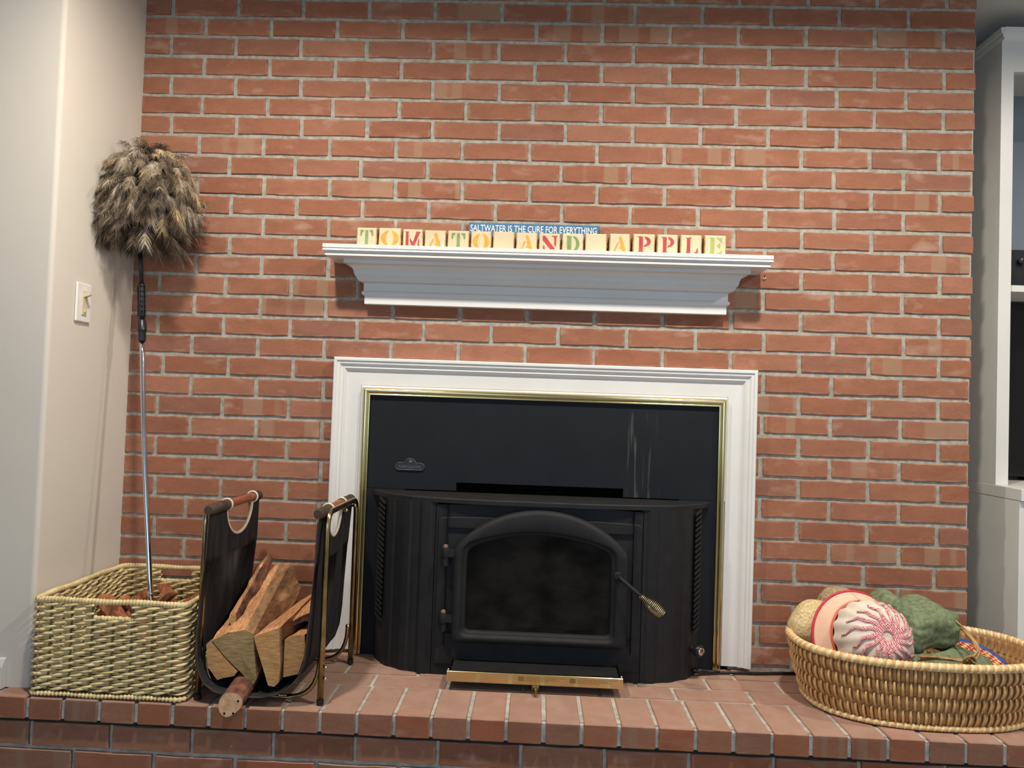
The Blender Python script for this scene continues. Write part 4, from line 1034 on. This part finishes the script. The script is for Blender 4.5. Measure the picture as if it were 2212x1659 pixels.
log('split_log', [(0.366,Y,0.556),(0.376,Y,0.566),(0.410,Y,0.528),(0.447,Y,0.494),(0.440,Y,0.482),(0.398,Y,0.470),(0.372,Y,0.500)],
    [(0.368,-0.13,0.556),(0.376,-0.13,0.566),(0.408,-0.13,0.540),(0.446,-0.13,0.500),(0.44,-0.13,0.482),(0.40,-0.13,0.470),(0.370,-0.13,0.500)], WM,
    'barky quarter log in the lower left of the carrier, beneath the largest log', [2,1,1,0,2,2,2], seed=9, amp=0.006)
log('split_log', [(0.488,Y-0.012,0.585),(0.552,Y-0.012,0.608),(0.558,Y-0.012,0.520),(0.556,Y-0.010,0.475),(0.545,Y-0.010,0.463),(0.529,Y-0.010,0.466)],
    [(0.515,-0.13,0.600),(0.572,-0.13,0.642),(0.575,-0.13,0.54),(0.565,-0.13,0.490),(0.55,-0.13,0.478),(0.535,-0.13,0.482)], ['woodsplit','woodgrey','bark','woodend'],
    'wedge shaped split log with a saw-marked end right of the middle', [0,1,1,1,1,1], seed=12, amp=0.004)
log('split_log', [(0.563,Y,0.576),(0.580,Y,0.586),(0.612,Y,0.590),(0.616,Y,0.545),(0.600,Y,0.494),(0.563,Y,0.484)],
    [(0.572,-0.13,0.560),(0.585,-0.13,0.570),(0.612,-0.13,0.575),(0.616,-0.13,0.54),(0.600,-0.13,0.500),(0.572,-0.13,0.50)], ['woodsplit','woodgrey','bark','woodend'],
    'smooth ended split log at the right side of the carrier', [0,0,2,2,1,1], seed=15, amp=0.004)
log('split_log', [(0.560,-0.35,0.604),(0.590,-0.35,0.622),(0.618,-0.345,0.632),(0.620,-0.35,0.606),(0.590,-0.35,0.604),(0.564,-0.35,0.594)],
    [(0.560,-0.13,0.635),(0.590,-0.13,0.645),(0.618,-0.13,0.650),(0.620,-0.13,0.62),(0.590,-0.13,0.61),(0.564,-0.13,0.61)], ['woodsplit','woodgrey','bark','bark'],
    'splintered thin piece lying on top at the right side of the carrier', [0,0,2,2,2,0], seed=19, amp=0.008)
mb = MB(); rr_ = random.Random(4); kN = 20
rads = [0.0305*(1+0.12*math.sin(2*a+0.6)+0.06*math.sin(3*a+1)) for a in [2*PI*j/kN for j in range(kN)]]
for s_ in range(10):
    t = s_/9; c_ = Vector((0.458+0.006*t, -0.482+0.36*t, 0.4385+0.030*min(1, t*2.6)))
    for j in range(kN):
        a = 2*PI*j/kN; q = rads[j]*(0.96 if s_ == 0 else 1.0-0.25*t)
        mb.v.append(c_+Vector((math.cos(a)*q*0.92, 0, math.sin(a)*q*1.05))+Vector((nz((j*.7, s_*.8, 0), 1)*.0015, 0, 0)))
for s_ in range(9):
    for j in range(kN): mb.f.append([s_*kN+j, s_*kN+(j+1) % kN, (s_+1)*kN+(j+1) % kN, (s_+1)*kN+j]); mb.m.append(0)
mb.f.append(list(range(kN))); mb.m.append(1); mb.f.append([9*kN+j for j in range(kN)]); mb.m.append(1)
o = mk('round_log', mb, ['bark', 'woodpale'], loc=(0.452, -0.478, 0.41))
tag(o, 'thin round log sticking out over the hearth edge, lowest in the carrier', 'firewood', 'logs in the carrier')
for px_, pz_ in ((0.446, 0.4165), (0.467, 0.4175), (0.478, 0.447)):
    mk('beetle_hole', MB().lathe([(0.0026, 0), (0.0026, 0.0006)], (px_, -0.4825, pz_), (0, -1, 0), 8), 'void', o)

# ------------------------------------------------------------ oval rattan basket
ob = thing('oval_basket', (2.19, -0.215, HT), 'oval honey coloured rattan basket full of sun hats at the right end of the hearth', 'basket')
OC = (2.190, -0.216); OR0, OR1 = (0.272, 0.178), (0.312, 0.203); OZ0, OZ1 = HT+0.001, 0.583
def oval(u_, t, off=0.0):
    """u angle, t 0 base..1 rim"""
    e = 2.35; f = 1-(1-t)**1.5
    a_, b_ = OR0[0]+(OR1[0]-OR0[0])*f+off, OR0[1]+(OR1[1]-OR0[1])*f+off
    c_, s_ = math.cos(u_), math.sin(u_)
    return Vector((OC[0]+a_*math.copysign(abs(c_)**(2/e), c_), OC[1]+b_*math.copysign(abs(s_)**(2/e), s_), OZ0+(OZ1-OZ0)*t))
NU = 720; tab = [oval(2*PI*i/NU, 0.5) for i in range(NU+1)]; cl = [0]
for i in range(NU): cl.append(cl[-1]+(tab[i+1]-tab[i]).length)
def u_at(s_):
    s_ = (s_ % 1.0)*cl[-1]; lo, hi = 0, NU
    while hi-lo > 1:
        md = (lo+hi)//2
        if cl[md] <= s_: lo = md
        else: hi = md
    return 2*PI*(lo+(s_-cl[lo])/(cl[hi]-cl[lo]))/NU
NB = 88
rws = [[oval(u_at(i/(NB*2)), t, -0.004+0.0022*math.sin(t*PI*8)) for i in range(NB*2+1)] for t in [k_/24 for k_ in range(25)]]
mk('basket_wall', MB().grid(rws), 'rattan_d', ob, smooth=True).modifiers.new('thickness', 'SOLIDIFY').thickness = 0.004
bumps = MB(); flats = MB()
for rw in range(4):
    t0, t1 = 0.075+rw*0.215, 0.075+rw*0.215+0.225
    for i in range(NB):
        u_ = u_at((i+0.5*(rw % 2))/NB); rj = R.uniform(-.004, .004)
        for (B_, off, wd, du_, pr) in ((bumps, 0.0012, 0.0037, 0.0, 0.0050), (flats, -0.0052, 0.0078, 0.5, 0.0030)):
            uu = u_at((i+du_+0.5*(rw % 2))/NB)
            pts = []; rd = []
            for q in range(7):
                s_ = q/6; pts.append(oval(uu, t0+(t1-t0)*(s_*0.94+0.03)+rj*0.5, off+pr*math.sin(PI*s_)-0.002)); rd.append(wd*(0.62+0.38*math.sin(PI*s_)))
            B_.tube(pts, rd, 6)
mk('upright_reeds', bumps, 'rattan', ob, smooth=True)['kind'] = 'stuff'
mk('cross_reeds', flats, 'rattan_d', ob, smooth=True)['kind'] = 'stuff'
def wrap_ring(t, r, off, nw, name, dz=0):
    mb = MB(); n_ = nw*4; k_ = 8
    for i in range(n_):
        c_ = oval(u_at(i/n_), t, off)+Vector((0, 0, dz)); c2 = oval(u_at((i+1)/n_), t, off)+Vector((0,0,dz)); tn = (c2-c_).normalized(); nn = Vector((tn.y, -tn.x, 0)); ph = i % 4
        rr = r*(0.86, 1.0, 1.06, 1.0)[ph]
        for j in range(k_):
            a = 2*PI*j/k_; mb.v.append(c_+(nn*math.cos(a)+Vector((0,0,1))*math.sin(a))*rr+tn*0.35*r*math.sin(a))
    for i in range(n_):
        i2 = (i+1) % n_
        for j in range(k_): mb.f.append([i*k_+j, i*k_+(j+1) % k_, i2*k_+(j+1) % k_, i2*k_+j]); mb.m.append((i//4) % 2)
    mk(name, mb, ['rattan_l', 'rattan'], ob, smooth=True)
wrap_ring(1.0, 0.0105, 0.0, 176, 'wrapped_rim', -0.002)
wrap_ring(0.0, 0.0072, 0.004, 176, 'base_braid', 0.0075)
mk('basket_floor', MB().add([oval(2*PI*i/60, 0.03, -0.008) for i in range(60)], [list(range(60))]), 'rattan_d', ob)

# ------------------------------------------------------------ hats in the oval basket
def frame_of(axis):
    a = Vector(axis).normalized(); ref = Vector((0,0,1)); e1 = (ref-a*ref.dot(a)).normalized(); e2 = a.cross(e1); return a, e1, e2
h1 = thing('sun_hat', (2.07, -0.2, 0.46), 'cream sun hat with red gingham pleats and a crimson edge, in the oval basket', 'hat', 'hats in the oval basket')
ax, e1, e2 = frame_of((0.13, -0.90, 0.40)); c0 = Vector((2.068, -0.250, 0.592))
RC = 0.102
def dome(th, a, extra=0.0):
    pl = 0.0028*math.sin(a*16+th*1.2)*math.sin(th)
    rr = RC*(math.sin(th)**0.85)+pl+extra; hh = 0.088*math.cos(th)-0.010*math.exp(-(th/0.22)**2)
    return c0+ax*(hh+extra)+(e1*math.cos(a)+e2*math.sin(a))*rr
rws = [[dome(PI/2*i/16, 2*PI*j/96) for j in range(97)] for i in range(17)]
mk('crown', MB().grid(rws), 'hatwhite', h1, smooth=True)
for k_ in range(16):
    mb = MB(); rws = []
    for i in range(9):
        t = i/8; th = 0.06+1.15*t*(0.72+0.28*((k_*7) % 5)/4); a = 2*PI*(k_+0.5)/16+0.5*t+0.05*math.sin(i*1.7+k_)
        wd = (0.0052*(1-t*0.75)+0.001)/max(0.015, RC*math.sin(th))
        rws.append([dome(th, a-wd, 0.0018), dome(th, a, 0.0052), dome(th, a+wd, 0.0018)])
    mk('gingham_pleat', mb.grid(rws), 'gingham', h1, smooth=True)
rws = [[c0+ax*(-0.002-h_)+(e1*math.cos(a)+e2*math.sin(a))*(RC+0.001+r_) for a in [2*PI*j/72 for j in range(73)]] for r_, h_ in ((0, 0), (0.002, 0.016))]
mk('hat_ribbon', MB().grid(rws), 'ribbon', h1, smooth=True)
def brimp(s_, a, extra=0): return c0+Vector((-0.012*s_, 0, 0))+ax*(-0.012-0.016*s_+0.003*math.sin(3*a)*s_+extra)+(e1*math.cos(a)+e2*math.sin(a))*(RC+0.003+0.026*s_)
mk('brim', MB().grid([[brimp(i/6, 2*PI*j/72) for j in range(73)] for i in range(7)]), 'hatpeach', h1, smooth=True).modifiers.new('t', 'SOLIDIFY').thickness = 0.002
mk('brim_piping', MB().tube([brimp(1.02, 2*PI*j/72) for j in range(72)], 0.0036, 8, closed=True), 'redpipe', h1, smooth=True)
def lump(c, rad, mat_, name, label, seed, amp=0.06, sc_=6, brim=None, tilt=(0,0,1), cat='hat', flat=0.0, rings=False):
    t = thing(name, (c[0], c[1], c[2]-rad[2]), label, cat, 'hats in the oval basket'); a_, f1, f2 = frame_of(tilt) if abs(Vector(tilt).normalized().z) < .99 else (Vector((0,0,1)), Vector((1,0,0)), Vector((0,1,0)))
    rws = []
    for i in range(27):
        th = (PI*0.62)*i/26; rws.append([])
        for j in range(49):
            an = 2*PI*j/48; st = math.sin(th)**0.8 if th < PI/2 else math.sin(th)
            k_ = 1+amp*noise.noise(Vector((math.cos(an)*st*sc_*.3+seed, math.sin(an)*st*sc_*.3, math.cos(th)*sc_*.3)))*3
            if rings: k_ += 0.006*math.sin(th*70)
            rws[-1].append(Vector(c)+f1*(rad[0]*st*math.cos(an)*k_)+f2*(rad[1]*st*math.sin(an)*k_)+a_*(rad[2]*math.cos(th)*k_))
    mk('crown', MB().grid(rws), mat_, t, smooth=True)
    return t
lump((1.962, -0.145, 0.592), (0.076, 0.068, 0.070), 'straw', 'straw_hat', 'pale straw hat behind the gingham sun hat at the left end of the oval basket', 3, 0.03, 4, tilt=(-0.35, -0.25, 0.9), rings=True)
t = lump((2.045, -0.080, 0.616), (0.066, 0.050, 0.074), 'straw_g', 'straw_hat', 'grey-brown straw hat peeking out between the gingham hat and the green hat', 8, 0.03, 4, tilt=(0.1, 0, 1), rings=True)
# green linen hat
gh = thing('linen_hat', (2.2, -0.18, 0.50), 'crumpled green linen hat with a raffia band in the oval basket', 'hat', 'hats in the oval basket')
rws = []
for i in range(37):
    th = PI*0.70*i/36; rws.append([])
    for j in range(73):
        an = 2*PI*j/72; x = math.cos(an); y = math.sin(an); st = math.sin(th)**0.58 if th < PI/2 else 1-0.25*(th-PI/2)
        k_ = 1+0.20*noise.noise(Vector((x*st*1.5+4, y*st*1.5, math.cos(th)*2.0)))+0.05*noise.noise(Vector((x*4*st, y*4*st+9, math.cos(th)*5)))
        zz = 0.074*math.cos(th)*k_ + (0.022*math.exp(-((x*st+0.62)/0.35)**2)) - 0.016*math.exp(-((x*st+0.15)/0.18)**2)
        rws[-1].append(Vector((2.200+0.122*x*st*k_, -0.180+0.090*y*st*k_, 0.616+zz-0.004*max(0, x*st)**2)))
mk('crown', MB().grid(rws), 'green', gh, smooth=True)
rws = []
for i in range(11):
    s_ = i/10; rws.append([])
    for j in range(73):
        an = 2*PI*j/72; x = math.cos(an); y = math.sin(an); rr = 0.72+s_*0.90
        px_ = 2.215+0.118*x*rr; py_ = -0.195+0.092*y*rr
        lim = 0.90; dx, dy = (px_-OC[0])/(OR1[0]*lim), (py_-OC[1])/(OR1[1]*lim-0.006); q = (abs(dx)**2.3+abs(dy)**2.3)**(1/2.3)
        if q > 1: px_ = OC[0]+(px_-OC[0])/q; py_ = OC[1]+(py_-OC[1])/q
        rws[-1].append(Vector((px_, py_, 0.568-0.035*s_-0.020*max(0, -y)*s_+0.010*math.sin(5*an+1)*s_+0.012*max(0, x)*(1-s_))))
mk('brim', MB().grid(rws), 'green', gh, smooth=True).modifiers.new('t', 'SOLIDIFY').thickness = 0.003
def strandset(P, n_, spread, r, name, parent):
    mb = MB(); q = random.Random(8)
    for k_ in range(n_):
        o1 = Vector((q.uniform(-1,1), q.uniform(-1,1), q.uniform(-1,1)))*spread; ph = q.uniform(0, 6)
        pts = catm(P, 6); mb.tube([p+o1*(0.6+0.6*math.sin(i*0.35+ph)) for i, p in enumerate(pts)], r, 5)
    return mk(name, mb, 'raffia', parent, smooth=True)
strandset([(2.305, -0.215, 0.640), (2.322, -0.240, 0.622), (2.330, -0.272, 0.598), (2.314, -0.302, 0.580), (2.280, -0.318, 0.572), (2.220, -0.318, 0.574), (2.170, -0.305, 0.566)], 7, 0.0052, 0.0028, 'raffia_band', gh)
strandset([(2.282, -0.322, 0.570), (2.305, -0.338, 0.560), (2.335, -0.345, 0.545)], 4, 0.005, 0.0022, 'raffia_tail', gh)
strandset([(2.272, -0.326, 0.562), (2.268, -0.330, 0.578), (2.282, -0.332, 0.586), (2.294, -0.328, 0.574), (2.284, -0.324, 0.560)], 5, 0.003, 0.0030, 'raffia_knot', gh)
# blue edged woven hat at the right end
bh = thing('woven_hat', (2.36, -0.19, 0.5), 'blue edged hat with red and yellow weave at the right end of the oval basket', 'hat', 'hats in the oval basket')
ax, e1, e2 = frame_of((0.25, -0.35, 0.9)); cB = Vector((2.372, -0.205, 0.538))
mk('brim', MB().grid([[cB+(e1*math.cos(a)*0.85+e2*math.sin(a))*(0.03+0.058*i/4) for a in [2*PI*j/48 for j in range(49)]] for i in range(5)]), 'zigzag', bh, smooth=True)
mk('blue_edge', MB().grid([[cB+(e1*math.cos(a)*0.85+e2*math.sin(a))*r_+ax*h_ for a in [2*PI*j/48 for j in range(49)]] for r_, h_ in ((0.087, 0.001), (0.092, 0.004), (0.100, 0.003), (0.103, 0.0))]), 'blue', bh, smooth=True)
mk('crown', MB().lathe([(0.031, 0), (0.030, -0.03), (0.024, -0.045), (0.002, -0.048)], cB, ax, 24), 'straw', bh, smooth=True)
